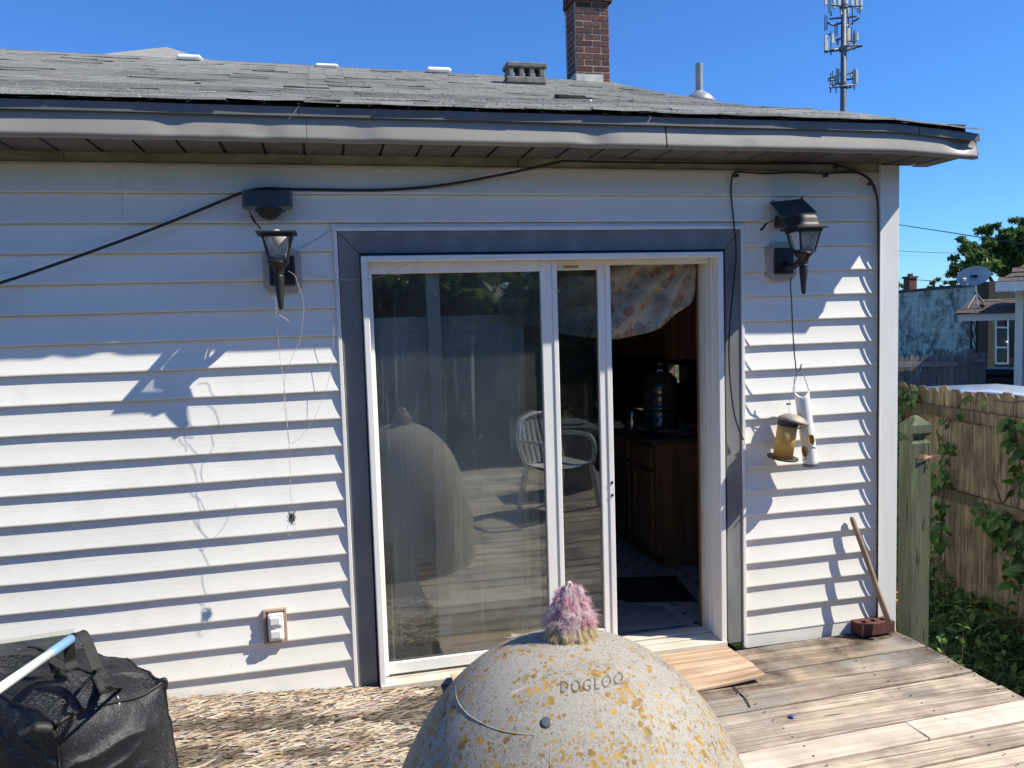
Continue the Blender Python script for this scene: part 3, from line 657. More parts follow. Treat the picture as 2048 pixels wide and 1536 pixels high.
# strand board lying over the left part of the deck
def osbz(X, y): return max(DZ+.016, -.012-.078*X+.02*y*0)+.006*noise.noise(V(X*1.5, y*1.5, 4))
osb = thing('strand_board', (-.9,-.6,DZ), 'delaminating weathered strand board sheet lying on the deck below the siding', 'board')
OX0, OX1, OY0, OY1 = -2.3, .36, -1.9, -.022
MB().grid(lambda u, v: V(OX0+(OX1-OX0)*u, OY0+(OY1-OY0)*v, osbz(OX0+(OX1-OX0)*u, OY0+(OY1-OY0)*v)), 40, 26).grid(lambda u, v: V(OX1, OY0+(OY1-OY0)*u, osbz(OX1, OY0+(OY1-OY0)*u)-.012*(1-v)), 26, 1).build('board_core', OSBB, osb)
fl = MB(); TON = [(.56,.45,.32),(.64,.54,.41),(.47,.35,.23),(.36,.255,.17),(.25,.195,.15),(.42,.37,.32),(.72,.62,.48),(.14,.105,.085),(.52,.44,.41),(.55,.36,.25),(.66,.60,.46)]
for i in range(8500):
    x = RND.uniform(-1.25, OX1-.03); y = RND.uniform(-1.15, OY1-.01); L = RND.uniform(.02,.085); W = RND.uniform(.0025,.0095); a = RND.gauss(0, .24)+.05
    ca, sa = math.cos(a), math.sin(a); z = osbz(x, y)+RND.uniform(.0005,.005); l1 = RND.random()**5*.010; l2 = RND.random()**5*.010
    P = [(-L,-W,l1),(L*.1,-W*1.2,0),(L,-W*.6,l2),(L*.9,W*.7,l2),(0,W*1.1,0),(-L*.95,W*.5,l1)]
    dk = noise.noise(V(x*2.2, y*4.5, 3)); t = list(RND.choice(TON)); f = RND.uniform(.75,1.2)*(.30 if dk > .17 else .80)*(1.2 if dk < -.25 else 1.0)
    fl.add([V(x+p*ca-q*sa, y+p*sa+q*ca, z+r_) for p, q, r_ in P], [(0,1,4,5),(1,2,3,4)], tuple(c*f for c in t))
fl.build('wood_strands', FLAKE, osb, kind='stuff')

# warped plywood strip in front of the sill
def plyf(u, v, off=0.0):
    X = .33+1.45*u+.012*noise.noise(V(0, v*4, 1)); y = -.069-.37*v*(1-.03*(1-u))-.01*noise.noise(V(u*5, 0, 2))*v
    z = -.022-.016*v+.050*(1-u)**2*(1-v*.4)+.030*max(0, (u-.72)/.28)**2*v**2+.010*math.sin(math.pi*v)+off
    return V(X, y, max(z, DZ+.007+off))
pb = MB(); pb.grid(plyf, 30, 12)
pb.grid(lambda u, v: plyf(u, v, -.010), 30, 12); n_ = 31*13
pb.f[-360:] = [tuple(reversed(f)) for f in pb.f[-360:]]
ed = [i for i in range(31)]+[j*31+30 for j in range(1, 13)]+[12*31+i for i in range(29, -1, -1)]+[j*31 for j in range(11, 0, -1)]
pb.add([], []); 
for a, b_ in zip(ed, ed[1:]+ed[:1]): pb.f.append((a, a+n_, b_+n_, b_)); pb.c.append(None)
tag(pb.build('plywood_ramp', PLY), 'warped tan plywood strip lying on the deck in front of the open door', 'plywood')

# ------------------------------------------------------------------ corner post
pf = ux(1820, 1273, 2.955); px0, py0 = pf.x, pf.y
pt = thing('deck_post', (px0+.05, py0+.05, DZ), 'green grey wooden post with pyramid cap at the deck corner', 'post')
PW = .124
def rough_post(x0, y0, x1, y1, z0, z1, n=24):
    mb = MB(); vs = []
    ring = [(x0,y0),(x0+.004,y0-.0),((x0+x1)/2,y0),(x1-.004,y0),(x1,y0+.004),(x1,(y0+y1)/2),(x1,y1),(x0,y1),(x0,(y0+y1)/2),(x0,y0+.004)]
    for j in range(n+1):
        z = z0+(z1-z0)*j/n
        for q, (x, y) in enumerate(ring):
            vs.append(V(x+.003*noise.noise(V(q*2, z*5, 1)), y+.003*noise.noise(V(q*2, z*5, 6)), z))
    m_ = len(ring)
    return mb.add(vs, [(j*m_+k, j*m_+(k+1)%m_, (j+1)*m_+(k+1)%m_, (j+1)*m_+k) for j in range(n) for k in range(m_)]+[tuple(n*m_+k for k in range(m_))])
zt = uy(1820, 882, py0).z
rough_post(px0, py0, px0+PW, py0+.10, GZ, zt-.02).frustum((px0+PW/2, py0+.05, zt-.02), PW, .10, (px0+PW/2, py0+.05, zt), PW-.03, .07).build('post_shaft', POSTW, pt)
cb = MB(); c = V(px0+PW/2, py0+.05, 0)
cb.frustum(c+V(0,0,zt), .08, .065, c+V(0,0,zt+.022), .08, .065)
zb = zt+.022; cb.frustum(c+V(0,0,zb), PW-.02, .09, c+V(0,0,zb+.018), PW+.002, .11).frustum(c+V(0,0,zb+.018), PW+.002, .11, c+V(0,0,zb+.062), PW+.002, .11).frustum(c+V(0,0,zb+.062), PW-.004, .104, c+V(0,0,zb+.100), .045, .04).frustum(c+V(0,0,zb+.100), .045, .04, c+V(0,0,zb+.112), .012, .012)
cb.build('post_cap', POSTW, pt)
a = uy(1838, 913, py0-.006); b_ = uy(1880, 912, py0-.03)
tb = MB(); 
tb.grid(lambda u, v: a.lerp(b_, u)+V(0, -.008*math.sin(u*7), .020*(v-.5)*(1+.5*math.sin(u*9))-.006*u), 10, 2); tb.grid(lambda u, v: a.lerp(b_, u)+V(.001, .002-.008*math.sin(u*7), .020*(v-.5)*(1+.5*math.sin(u*9))-.006*u), 10, 2)
tag(tb.build('torn_flag', TAPE), 'torn orange and white scrap stapled to the green grey corner post', 'flag')
# brick and stick
bo = uz(1722, 1275, DZ); bm_ = bmesh.new()
BL, BW_, BH = .205, .092, .060
br = MB()
def brick_holes():
    n = 20; vs = []; fs = []
    hx = [-.058, 0, .058]; hr = .0165
    # top with three cored holes built from strips
    xs = [-BL/2, -.029, .029, BL/2]
    for zz, flip in ((BH, False), (0, True)):
        for c0, c1, h in ((xs[0], xs[1], hx[0]), (xs[1], xs[2], hx[1]), (xs[2], xs[3], hx[2])):
            base = len(vs); k4 = []
            for k in range(n):
                a = 2*math.pi*k/n; ca, sa = math.cos(a), math.sin(a)
                vs.append(V(h+hr*ca, hr*sa, zz))
                t = 1/max(abs(ca)/(((c1-h) if ca > 0 else (h-c0))), abs(sa)/(BW_/2))
                vs.append(V(h+t*ca, t*sa, zz))
            for k in range(n):
                q = (base+2*k, base+2*k+1, base+2*((k+1)%n)+1, base+2*((k+1)%n)); fs.append(q if not flip else q[::-1])
            for sx, ex in ((1, c1), (-1, c0)):
                for sy in (1, -1):
                    # corner triangles
                    k = min(range(n), key=lambda k_: abs(math.atan2(sy*BW_/2, ex-h)-math.atan2(math.sin(2*math.pi*k_/n), math.cos(2*math.pi*k_/n))) )
                    i0 = base+2*k+1
                    for kk in ((k+1)%n, (k-1)%n):
                        vs.append(V(ex, sy*BW_/2, zz)); fs.append((i0, base+2*kk+1, len(vs)-1))
    for h in hx:
        base = len(vs)
        for zz in (0, BH):
            for k in range(n): a = 2*math.pi*k/n; vs.append(V(h+hr*math.cos(a), hr*math.sin(a), zz))
        fs += [(base+k, base+n+k, base+n+(k+1)%n, base+(k+1)%n) for k in range(n)]
    b0 = len(vs)
    for zz in (0, BH):
        for x, y in ((-1,-1),(1,-1),(1,1),(-1,1)): vs.append(V(x*BL/2, y*BW_/2, zz))
    fs += [(b0+k, b0+(k+1)%4, b0+4+(k+1)%4, b0+4+k) for k in range(4)]
    return vs, fs
vs, fs = brick_holes(); ang = .03; Mr = Matrix.Rotation(ang, 3, 'Z'); ctr = bo+V(BL/2+.004, BW_/2, .004)
tag(MB().add([Mr@p+ctr for p in vs], fs).build('loose_brick', PAVER), 'red brick with three round holes lying on the deck against the post', 'brick')
s0 = uy(1777, 1243, -.16); s1 = uy(1703, 1034, -.032)
s0 = s0.lerp(s1, -.02)
tag(MB().tube([s0, s0.lerp(s1,.3), s0.lerp(s1,.6)+V(.002,0,0), s0.lerp(s1,.97), s1], [.0150,.0148,.0142,.0135,.008], 12).build('wooden_handle', STICK, smooth=True), 'old wooden tool handle leaning on the white siding behind the red brick', 'handle')
cp = uz(1584, 1434, DZ+.003)
tag(MB().lathe([(.012,0),(.014,.004),(.010,.007)], cp, 12).build('bottle_cap', BLUEC), 'small blue plastic scrap on the bare deck boards', 'bottle cap')
c0 = uz(1464, 1362, DZ+.006); c1 = uz(1500, 1414, DZ+.006)
tag(MB().tube(spline([c0+V(-.03,.02,.006), c0, c0.lerp(c1,.35)+V(-.008,0,0), c0.lerp(c1,.7)+V(.006,0,0), c1]), .0028, 6).build('wire_scrap', CABLE), 'short black wire lying on the deck beside the plywood strip', 'wire')

# ================================================================== THINGS ON THE WALL
def lantern(cx, cz, label, cap):
    # cx, cz: centre and height of the cage rim; y = -.215
    y = -.215; W = .118; Wb = .072; zr = cz; zb = cz-.112
    t = thing('wall_lantern', (cx, 0, cz-.10), label, 'lantern', 'black coach lanterns either side of the door')
    bx = cx+(.005 if not cap else -.005)
    pl = MB(); bz = cz-.143
    for (hw, hh, y0, y1) in ((.083,.098,-.016,.0),(.072,.086,-.027,-.014)):
        k = .028; P = [(-hw+k,-hh),(hw-k,-hh),(hw,-hh+k),(hw,hh-k),(hw-k,hh),(-hw+k,hh),(-hw,hh-k),(-hw,-hh+k)]
        n = 8; vs = [V(bx+a, y0-.014, bz+b) for a, b in P]+[V(bx+a, y1-.006, bz+b) for a, b in P]
        pl.add(vs, [tuple(range(n))]+[(i, i+n, (i+1)%n+n, (i+1)%n) for i in range(n)])
    pl.build('mount_block', BEIGE, t)
    MB().bbox((bx-.055,-.056,bz-.066), (bx+.055,-.041,bz+.066), .006).build('back_plate', BLACK, t)
    arm = spline([V(bx,-.05,bz-.02), V(bx,-.085,bz-.032), V(cx,-.14,bz-.03), V(cx,y+.03,bz-.006), V(cx,y,bz+.012)], 6)
    MB().tube(arm, [.020-.008*i/len(arm) for i in range(len(arm))], 10).build('arm', BLACK, t, smooth=True)
    fr = MB(); q = .007
    for sx in (-1,1):
        for sy in (-1,1):
            a = V(cx+sx*W/2, y+sy*W/2, zr); b = V(cx+sx*Wb/2, y+sy*Wb/2, zb)
            d = V(q*.5,0,0); e = V(0,q*.5,0)
            fr.add([a-d-e,a+d-e,a+d+e,a-d+e,b-d-e,b+d-e,b+d+e,b-d+e], [(0,1,2,3),(7,6,5,4),(0,4,5,1),(1,5,6,2),(2,6,7,3),(3,7,4,0)])
    R_ = .081
    for (i0, i1, z0, z1) in ((W/2+.001, R_, zr-.002, zr+.006), (W/2-.009, W/2+.004, zr-.016, zr-.001), (Wb/2-.007, Wb/2+.005, zb-.002, zb+.010)):
        for sx, sy in ((0,-1),(0,1),(-1,0),(1,0)):
            if sy: a, b = (cx-i1, y+min(sy*i0, sy*i1), z0), (cx+i1, y+max(sy*i0, sy*i1), z1)
            else: a, b = (cx+min(sx*i0, sx*i1), y-i0, z0), (cx+max(sx*i0, sx*i1), y+i0, z1)
            fr.box(a, b)
    fr.build('cage', BLACK, t)
    gi = .004
    for sx, sy in ((0,-1),(0,1),(-1,0),(1,0)):
        def pt_(w_, z, s): return V(cx+(s*w_/2 if sy else sx*(w_/2-gi)), y+(sy*(w_/2-gi) if sy else s*w_/2), z)
        a, b, c, d = pt_(W-.008, zr-.006, -1), pt_(W-.008, zr-.006, 1), pt_(Wb-.006, zb+.004, 1), pt_(Wb-.006, zb+.004, -1)
        nrm = (b-a).cross(d-a).normalized()*.0012
        MB().add([a-nrm,b-nrm,c-nrm,d-nrm,a+nrm,b+nrm,c+nrm,d+nrm], [(0,1,2,3),(7,6,5,4),(0,4,5,1),(1,5,6,2),(2,6,7,3),(3,7,4,0)]).build('glass_pane', LGLASS, t)
    MB().lathe([(.005,.022),(.014,.030),(.017,.046),(.032,.070),(.038,.094),(.034,.113),(.019,.126),(.003,.131)] if not cap else [(.005,.012),(.014,.018),(.016,.030),(.024,.052),(.026,.072),(.020,.09),(.003,.099)], (cx, y, zb), 20).build('bulb', BULB, t, smooth=True)
    MB().lathe([(.013,.0),(.015,.026),(.018,.028)], (cx, y, zb), 14).build('socket', PVC, t)
    MB().lathe([(.041,.0),(.046,-.006),(.040,-.014),(.026,-.030),(.018,-.058),(.019,-.062),(.022,-.066),(.019,-.072),(.021,-.078),(.0205,-.084),(.0185,-.110),(.012,-.176),(.010,-.198),(.004,-.206)], (cx, y, zb), 18).build('tail', BLACK, t, smooth=True)
    if cap:
        pr = [(.0800,.006),(.0775,.009),(.069,.013),(.0625,.020),(.0590,.030),(.0570,.044),(.0535,.056),(.045,.066),(.031,.072),(.014,.075),(.002,.0755)]
        n = 32; vs = []
        for r, z in pr:
            for k in range(n):
                a = 2*math.pi*(k+.5)/n; c, s_ = math.cos(a), math.sin(a); q2 = 5.0 if r > .03 else 3.0; f = r/(abs(c)**q2+abs(s_)**q2)**(1/q2); vs.append(V(cx+f*c, y+f*s_, zr+z))
        MB().add(vs, [(j*n+k, j*n+(k+1)%n, (j+1)*n+(k+1)%n, (j+1)*n+k) for j in range(len(pr)-1) for k in range(n)]+[tuple((len(pr)-1)*n+k for k in range(n))]).build('cap', BLACK, t, smooth=True)
    return t
yl = -.215
Lc = uy(554, 468, yl); Rc = uy(1607, 458, yl)
lantern(Lc.x, Lc.z, 'black wall lantern with missing roof and bare bulb left of the door', False)
lantern(Rc.x, Rc.z, 'black wall lantern with domed roof right of the door above the feeders', True)
# solar light above the left lantern
a, b_ = uy(482, 378, -.10), uy(586, 420, -.10)
t = thing('solar_light', ((a.x+b_.x)/2, 0, b_.z), 'dark rectangular solar light box with round sensor above the left lantern', 'solar light')
xc = (a.x+b_.x)/2; hw = (b_.x-a.x)/2; hh = (a.z-b_.z)/2; zc = (a.z+b_.z)/2
Mt = Matrix.Translation((xc,-.085,zc)) @ Matrix.Rotation(math.radians(-14), 4, 'X')
MB().bbox((-hw,-.014,-hh), (hw,.014,hh), .009, Mt).build('frame', SOLARF, t)
MB().bbox((-hw+.014,-.0175,-hh+.012), (hw-.014,-.013,hh-.008), .001, Mt).build('solar_panel', SOLAR, t)
MB().lathe([(.066,0),(.066,-.006),(.050,-.008),(.046,-.02),(.034,-.034),(.016,-.042),(.003,-.044)], (xc+.005,-.065,b_.z+.006), 24).build('sensor_dome', BLACK, t, smooth=True)
MB().bbox((xc-.05,-.075,zc-.03), (xc+.05,-.012,zc+.02), .004).build('bracket', BLACKP, t)
MB().tube(spline([uy(499,422,-.07), uy(503,432,-.07), uy(510,444,-.06), uy(522,458,-.04)]), [.0025]*8+[.0055]*9+[.0035]*8, 7).build('lead', CABLE, t)
# solar panel above the right lantern
t = thing('solar_light', uy(1580, 425, -.08), 'tilted black solar panel above the right domed lantern', 'solar light')
A, B_, C_, D_ = uy(1540,404,-.045), uy(1605,397,-.045), uy(1634,424,-.15), uy(1562,434,-.15)
nrm = (B_-A).cross(D_-A).normalized()*.007
if nrm.y > 0: nrm = -nrm
MB().add([A,B_,C_,D_,A-nrm,B_-nrm,C_-nrm,D_-nrm], [(0,1,2,3),(7,6,5,4),(0,4,5,1),(1,5,6,2),(2,6,7,3),(3,7,4,0)]).build('frame', SOLARF, t)
cc = (A+B_+C_+D_)/4; sh = lambda p: cc+(p-cc)*.90+nrm*.15
MB().add([sh(A),sh(B_),sh(C_),sh(D_)]+[sh(p)-nrm*.3 for p in (A,B_,C_,D_)], [(0,1,2,3),(7,6,5,4),(0,4,5,1),(1,5,6,2),(2,6,7,3),(3,7,4,0)]).build('solar_panel', SOLAR, t)
MB().bbox(uy(1578,440,-.10)-V(.03,.02,.03), uy(1578,440,-.10)+V(.035,.095,.03), .006).build('bracket', BLACKP, t)
MB().lathe([(.006,0),(.006,.008)], uy(1604,397,-.045), 8).lathe([(.005,0),(.005,.006)], uy(1546,403,-.045), 8).build('clip', BLACKP, t)
MB().tube(spline([uy(1560,430,-.09), uy(1548,440,-.08), uy(1532,448,-.07), uy(1526,456,-.07), uy(1521,460,-.07)]), [.003]*16+[.006]*17, 7).build('lead', CABLE, t)
# cables
def cab(name, pts, r, label, y=-.03, n=10, mt=None):
    P = [uy(p[0], p[1], p[2] if len(p) > 2 else y) for p in pts]
    return tag(MB().tube(spline(P, n), r, 8).build(name, mt or CABLE, smooth=True), label, 'cable')
cab('cable', [(-260,625,-.10),(-120,597,-.10),(0,566,-.09),(150,515,-.08),(300,460,-.06),(400,420,-.05),(484,386,-.035),(530,377,-.03),(600,379,-.03),(760,380,-.03),(880,371,-.035),(1000,350,-.06),(1070,335,-.1),(1122,323,-.15)], .0065, 'long black cable swooping from the eave down past the solar box to the left', n=8)
cab('cable', [(1122,322,-.16),(1300,325,-.06),(1500,327,-.04),(1640,327,-.035),(1672,330),(1705,341),(1735,357),(1749,380),(1756,420),(1757,600),(1756,780),(1755,860),(1755,1000),(1754,1240)], .0052, 'thick black cable running along the frieze then down beside the corner trim', y=-.040)
cab('cable', [(1757,500),(1756,430),(1752,385),(1745,365),(1728,350),(1705,345),(1650,347),(1590,345),(1530,347),(1480,344),(1470,345),(1464,355),(1462,378),(1463,400),(1468,450,-.045),(1472,500,-.045),(1470,540,-.045),(1464,600,-.045),(1459,660,-.045),(1458,720,-.045),(1462,780,-.045),(1469,830,-.045),(1480,865,-.045),(1487,880,-.045)], .0042, 'thin black cable clipped across the top siding and hanging down the right casing', y=-.034, n=6)
for px, py, lb in ((1473,350,'small black clip at the top left bend of the thin cable'),(1652,350,'small black clip halfway along the thin cable under the eave'),(1741,366,'small black clip on the cable bend beside the corner trim'),(1673,333,'small black clip on the frieze holding the thick cable')):
    p = uy(px, py, -.035); tag(MB().bbox(p-V(.008,.012,.010), p+V(.008,.02,.004), .002).build('cable_clip', BLACKP), lb, 'clip', 'clips holding the black cables')
# threads hanging from the left lantern
th = thing('hanging_thread', uy(585, 1040, -.16), 'tangle of pale thread hanging from the left lantern ending in a dark knot', 'thread')
def thr(pts, y, r, mt, nm, jit=2.0):
    P = spline([uy(px, py, y+RND.uniform(-.006,.006)) for px, py in pts], 7)
    P = [p+V(noise.noise(V(i*.5, px_, 0)), 0, noise.noise(V(i*.5, px_, 5)))*jit*.001 for i, p in enumerate(P) for px_ in (pts[0][0],)]
    MB().tube(P, r, 5).build(nm, mt, th)
thr([(577,542),(590,552),(598,575),(606,600),(607,625),(603,660),(598,685),(588,705),(578,730),(570,755),(568,790),(571,830),(577,870),(580,930),(581,985),(584,1010)], -.19, .0010, THREAD, 'strand')
thr([(552,560),(551,600),(554,650),(557,690),(562,730),(567,765),(571,800),(575,850),(577,880),(588,885),(612,862),(628,838),(640,812)], -.19, .0009, THREAD, 'strand')
thr([(553,628),(566,634),(578,643)], -.2, .0012, THREAD, 'strand', .5)
thr([(642,806),(655,770),(664,720),(668,660),(672,600),(676,560)], -.05, .0009, THREAD, 'strand')
thr([(584,1010),(577,1025),(575,1036)], -.19, .0008, THREAD, 'strand'); thr([(584,1010),(590,1020),(592,1030)], -.19, .0008, THREAD, 'strand')
thr([(606,545),(640,553),(700,560),(760,553),(810,530),(850,520),(905,508)], -.05, .0011, THREAD, 'strand', 1)
thr([(560,620),(553,640),(556,665),(550,690)], -.2, .0008, THREADD, 'strand')
thr([(578,1045),(574,1060),(580,1072),(590,1058)], -.19, .0007, THREAD, 'strand')
kc = uy(584, 1036, -.19); kp = []
for i in range(260): kp.append(kc+V(.021*noise.noise(V(i*.37,1,0))*1.6, .014*noise.noise(V(i*.41,7,0))*1.6, .034*noise.noise(V(i*.33,3,9))*1.5))
MB().tube(kp, .0011, 4).build('knot', THREADD, th)
tag(MB().tube(spline([uy(px,py,-.018) for px, py in ((600,497),(630,480),(650,468),(668,460),(760,462),(900,461),(1010,456),(1022,452))], 6), .0010, 5).build('thin_wire', THREADD), 'fine dark wire drooping along the top of the door casing', 'wire')
# outlet cover low on the siding
a, b_ = uy(525,1221,-.03), uy(576,1283,-.03)
t = thing('outlet_cover', V((a.x+b_.x)/2, 0, b_.z), 'white weatherproof outlet cover in a tan frame low on the siding', 'outlet')
fr = MB(); q = .012
fr.bbox((a.x,-.034,b_.z), (a.x+q,-.0,a.z), .002).bbox((b_.x-q,-.034,b_.z), (b_.x,-.0,a.z), .002).bbox((a.x+q,-.034,b_.z), (b_.x-q,-.0,b_.z+q), .002).bbox((a.x+q,-.034,a.z-q), (b_.x-q,-.0,a.z), .002)
fr.box((a.x+q,-.018,b_.z+q), (b_.x-q,0,a.z-q)); fr.build('tan_frame', simple('tan_plastic', (.42,.31,.24), (.34,.25,.19), .6), t)
xa, xb, za, zb = a.x+.022, b_.x-.014, b_.z+.017, a.z-.017
MB().bbox((xa,-.050,za), (xb,-.018,zb), .004).build('cover_box', PVC, t)
hz = (zb-za)/2
for k in (0, 1):
    z0 = za+hz*k+.008; MB().bbox((xa+.008,-.064,z0+.006), (xb-.012,-.048,z0+hz-.018), .005).bbox((xa+.004,-.056,z0), (xb-.005,-.048,z0+.009), .002).build('flip_lid', PVC, t)
# feeders
hk = spline([uy(1582,554,-.115), uy(1581,575,-.105), uy(1583,600,-.105), uy(1585,650,-.105), uy(1588,700,-.105), uy(1591,728,-.105), uy(1592,738,-.105), uy(1597,742,-.105), uy(1600,738,-.105), uy(1603,728,-.105)], 7)
tag(MB().tube(hk, .0032, 7).build('wire_hook', CABLE, smooth=True), 'thin black wire hook hanging from the right lantern holding two bird feeders', 'hook')
yf = -.088
tp, bt = uy(1603, 782, yf-.01), uy(1622, 932, yf-.03)
t = thing('bird_feeder', bt, 'tilted white tube bird feeder with yellow oval ports', 'bird feeder', 'bird feeders hung on the wire hook')
ax = (tp-bt).normalized(); q_ = V(0,0,1).rotation_difference(ax).to_matrix().to_4x4(); Mf = Matrix.Translation(bt) @ q_; H = (tp-bt).length; R_ = .0365
view = math.atan2(-1.0, -.62)        # towards the camera in the tube's own plan
tube = MB(); n = 40; rows = 40; vs = []; fs = []
ports = [(view-.15, .30*H), (view+.62, .42*H), (view-.95, .22*H+.0), (view-1.0, .60*H)]
ports = [(view-.62, .215*H), (view+.50, .36*H), (view-.80, .63*H)]
for j in range(rows+1):
    for k in range(n):
        a = 2*math.pi*k/n; z = .012+(H-.012)*j/rows
        if j >= rows-6: z = min(z, H-.002-.030*(.5+.5*math.cos((a-view)*2)) if True else z)
        vs.append(V(R_*math.cos(a), R_*math.sin(a), z))
def inport(a, z):
    for pa, pz in ports:
        da = math.atan2(math.sin(a-pa), math.cos(a-pa))
        if (da*R_/.0155)**2+((z-pz)/.026)**2 < 1: return True
    return False
for j in range(rows):
    for k in range(n):
        a = 2*math.pi*(k+.5)/n; z = .012+(H-.012)*(j+.5)/rows
        if not inport(a, z): fs.append((j*n+k, j*n+(k+1)%n, (j+1)*n+(k+1)%n, (j+1)*n+k))
vi = [Mf @ V(p.x*.90, p.y*.90, p.z) for p in vs]
tube.add([Mf @ p for p in vs]+vi, fs+[tuple(i+len(vs) for i in f[::-1]) for f in fs]+[(rows*n+k, rows*n+(k+1)%n, rows*n+(k+1)%n+len(vs), rows*n+k+len(vs)) for k in range(n)])
tube.build('tube', PVC, t, smooth=True)
MB().lathe([(.026,.014),(.026,.70*H)], (0,0,0), 20).add([],[]).build('tmp', SEED) if False else None
sd_ = MB().lathe([(.0285,.014),(.0285,.50*H)], (0,0,0), 20); sd_.v = [Mf @ p for p in sd_.v]; sd_.build('seed_core', SEED, t, smooth=True)
for pa, pz in ports:
    rg = [Mf @ V((R_+.0015)*math.cos(pa+math.cos(s)*.0165/R_), (R_+.0015)*math.sin(pa+math.cos(s)*.0165/R_), pz+.0275*math.sin(s)) for s in [2*math.pi*i/26 for i in range(27)]]
    MB().tube(rg, .0028, 6).build('port_rim', SEED, t, smooth=True)
    d0 = Mf @ V(R_*.9*math.cos(pa), R_*.9*math.sin(pa), pz-.040); d1 = Mf @ V((R_+.030)*math.cos(pa), (R_+.030)*math.sin(pa), pz-.040)
    MB().tube([d0, d1], .0035, 8).build('perch', SOLARF, t)
bc = MB().lathe([(.037,.0),(.041,.004),(.041,.014),(.038,.017)], (0,0,0), 28); bc.v = [Mf @ p for p in bc.v]; bc.build('base_cap', SOLARF, t)
e0, e1 = Mf @ V(R_*math.cos(view+1.57), R_*math.sin(view+1.57), H-.008), Mf @ V(R_*math.cos(view-1.57), R_*math.sin(view-1.57), H-.008); hkp = uy(1597, 741, -.105)
MB().tube(spline([e1, e1.lerp(hkp,.55)+V(-.013,0,.0), hkp+V(-.008,0,0), hkp, hkp+V(.010,0,-.002), e0.lerp(hkp,.55)+V(.012,0,0), e0], 6), .0022, 6).build('bail_wire', GALV, t, smooth=True)
tp, bt = uy(1574, 832, yf-.035), uy(1565, 917, yf-.035)
t = thing('bird_feeder', bt, 'amber cylinder bird feeder with curved tin roof and dark tray', 'bird feeder', 'bird feeders hung on the wire hook')
Mf = Matrix.Translation(bt) @ Matrix.Rotation(math.radians(6), 4, 'Y') @ Matrix.Rotation(math.radians(6), 4, 'X'); H = (tp-bt).length
def lt(prof, nm, mt, n=32, sm=True, M2=None):
    mb = MB().lathe(prof, (0,0,0), n); mb.v = [Mf @ ((M2 @ p) if M2 is not None else p) for p in mb.v]; mb.build(nm, mt, t, smooth=sm)
lt([(.049,.008),(.049,H-.03)], 'seed_tube', SEED); lt([(.050,H-.046),(.0515,H-.044),(.0515,H-.014),(.048,H-.012)], 'dark_collar', BLACKP, sm=False)
lt([(.040,-.006),(.074,.000),(.079,.008),(.076,.010),(.045,.006)], 'tray', BLACKP)
Mr2 = Matrix.Rotation(math.radians(8), 4, 'Y')
lt([(.080,H-.022),(.066,H-.006),(.046,H+.008),(.022,H+.015),(.003,H+.017)], 'tin_roof', TINW, M2=Mr2); lt([(.003,H+.012),(.046,H+.003),(.066,H-.010),(.080,H-.022)], 'roof_underside', TINW, M2=Mr2)
top = Mf @ V(0,0,H+.016); br_ = uy(1577, 808, yf-.03)
MB().tube([top, br_, hkp], .0013, 5).build('hanger_wire', GALV, t); MB().bbox(br_-V(.013,.003,.004), br_+V(.013,.003,.004), .001).build('crossbar', BLACKP, t)

# ================================================================== FOREGROUND
DC = V(.330, -2.056, DZ); DR, DH, DPW = .506, 1.02, 2.34
def dsurf(ph, th, off=0.0):
    z = (DH+off)*max(0, math.sin(th))**(2/DPW); r = (DR+off)*max(0, math.cos(th))**(2/DPW)
    return DC+V(r*math.cos(ph), r*math.sin(ph), z)
dome = thing('igloo_doghouse', DC, 'weathered beige plastic dome doghouse spotted with mustard lichen', 'doghouse')
db = MB(); NU, NV = 96, 56
def dm(u, v):
    th = (math.pi/2*.998)*(v**.75); p = dsurf(2*math.pi*u, th); d = (p-DC).normalized()
    return p+d*(.0012*noise.noise(p*3.1)+.0005*noise.noise(p*17))
db.grid(dm, NU, NV); db.build('dome_shell', DOME, dome, smooth=True)
def dome_hit(px, py, off=0.0):
    d = ray(px, py).normalized(); lo = None; tt = .5
    def F(p):
        q = p-DC; r = math.hypot(q.x, q.y)/(DR+off); z = max(0, q.z)/(DH+off); return r**DPW+z**DPW-1
    while tt < 4.5:
        if F(CAM+d*tt) < 0: lo = tt; break
        tt += .004
    if lo is None: return None
    a, b = lo-.004, lo
    for _ in range(24):
        m_ = (a+b)/2
        if F(CAM+d*m_) < 0: b = m_
        else: a = m_
    return CAM+d*b
def dnorm(p):
    q = p-DC; r = math.hypot(q.x, q.y); g = V(q.x/r*(r/DR)**(DPW-1)/DR if r > 1e-5 else 0, q.y/r*(r/DR)**(DPW-1)/DR if r > 1e-5 else 0, (max(q.z, 0)/DH)**(DPW-1)/DH); return g.normalized()
def dome_line(pts, r, nm, mt=None):
    P = [dome_hit(*p) for p in [tuple(x) for x in pts]]; P = [p-dnorm(p)*.0006 for p in P if p is not None]
    MB().tube(spline(P, 6), r, 6).build(nm, mt or DOME, dome, smooth=True)
dome_line([(911,1372),(914,1400),(930,1424),(955,1442),(990,1458),(1030,1467),(1072,1470)], .0019, 'moulded_seam')
dome_line([(1029,1458),(1042,1420),(1058,1382),(1078,1345)], .0014, 'moulded_seam')
dome_line([(1100,1475),(1101,1505),(1099,1536)], .0014, 'moulded_seam')
pc = dome_hit(1093, 1445); nn_ = dnorm(pc); Mp = Matrix.Translation(pc) @ V(0,0,1).rotation_difference(nn_).to_matrix().to_4x4()
pg = MB().lathe([(.0118,-.004),(.0118,.002),(.009,.004),(.002,.0045)], (0,0,0), 18); pg.v = [Mp @ p for p in pg.v]; pg.build('dark_plug', SOLARF, dome, smooth=False)
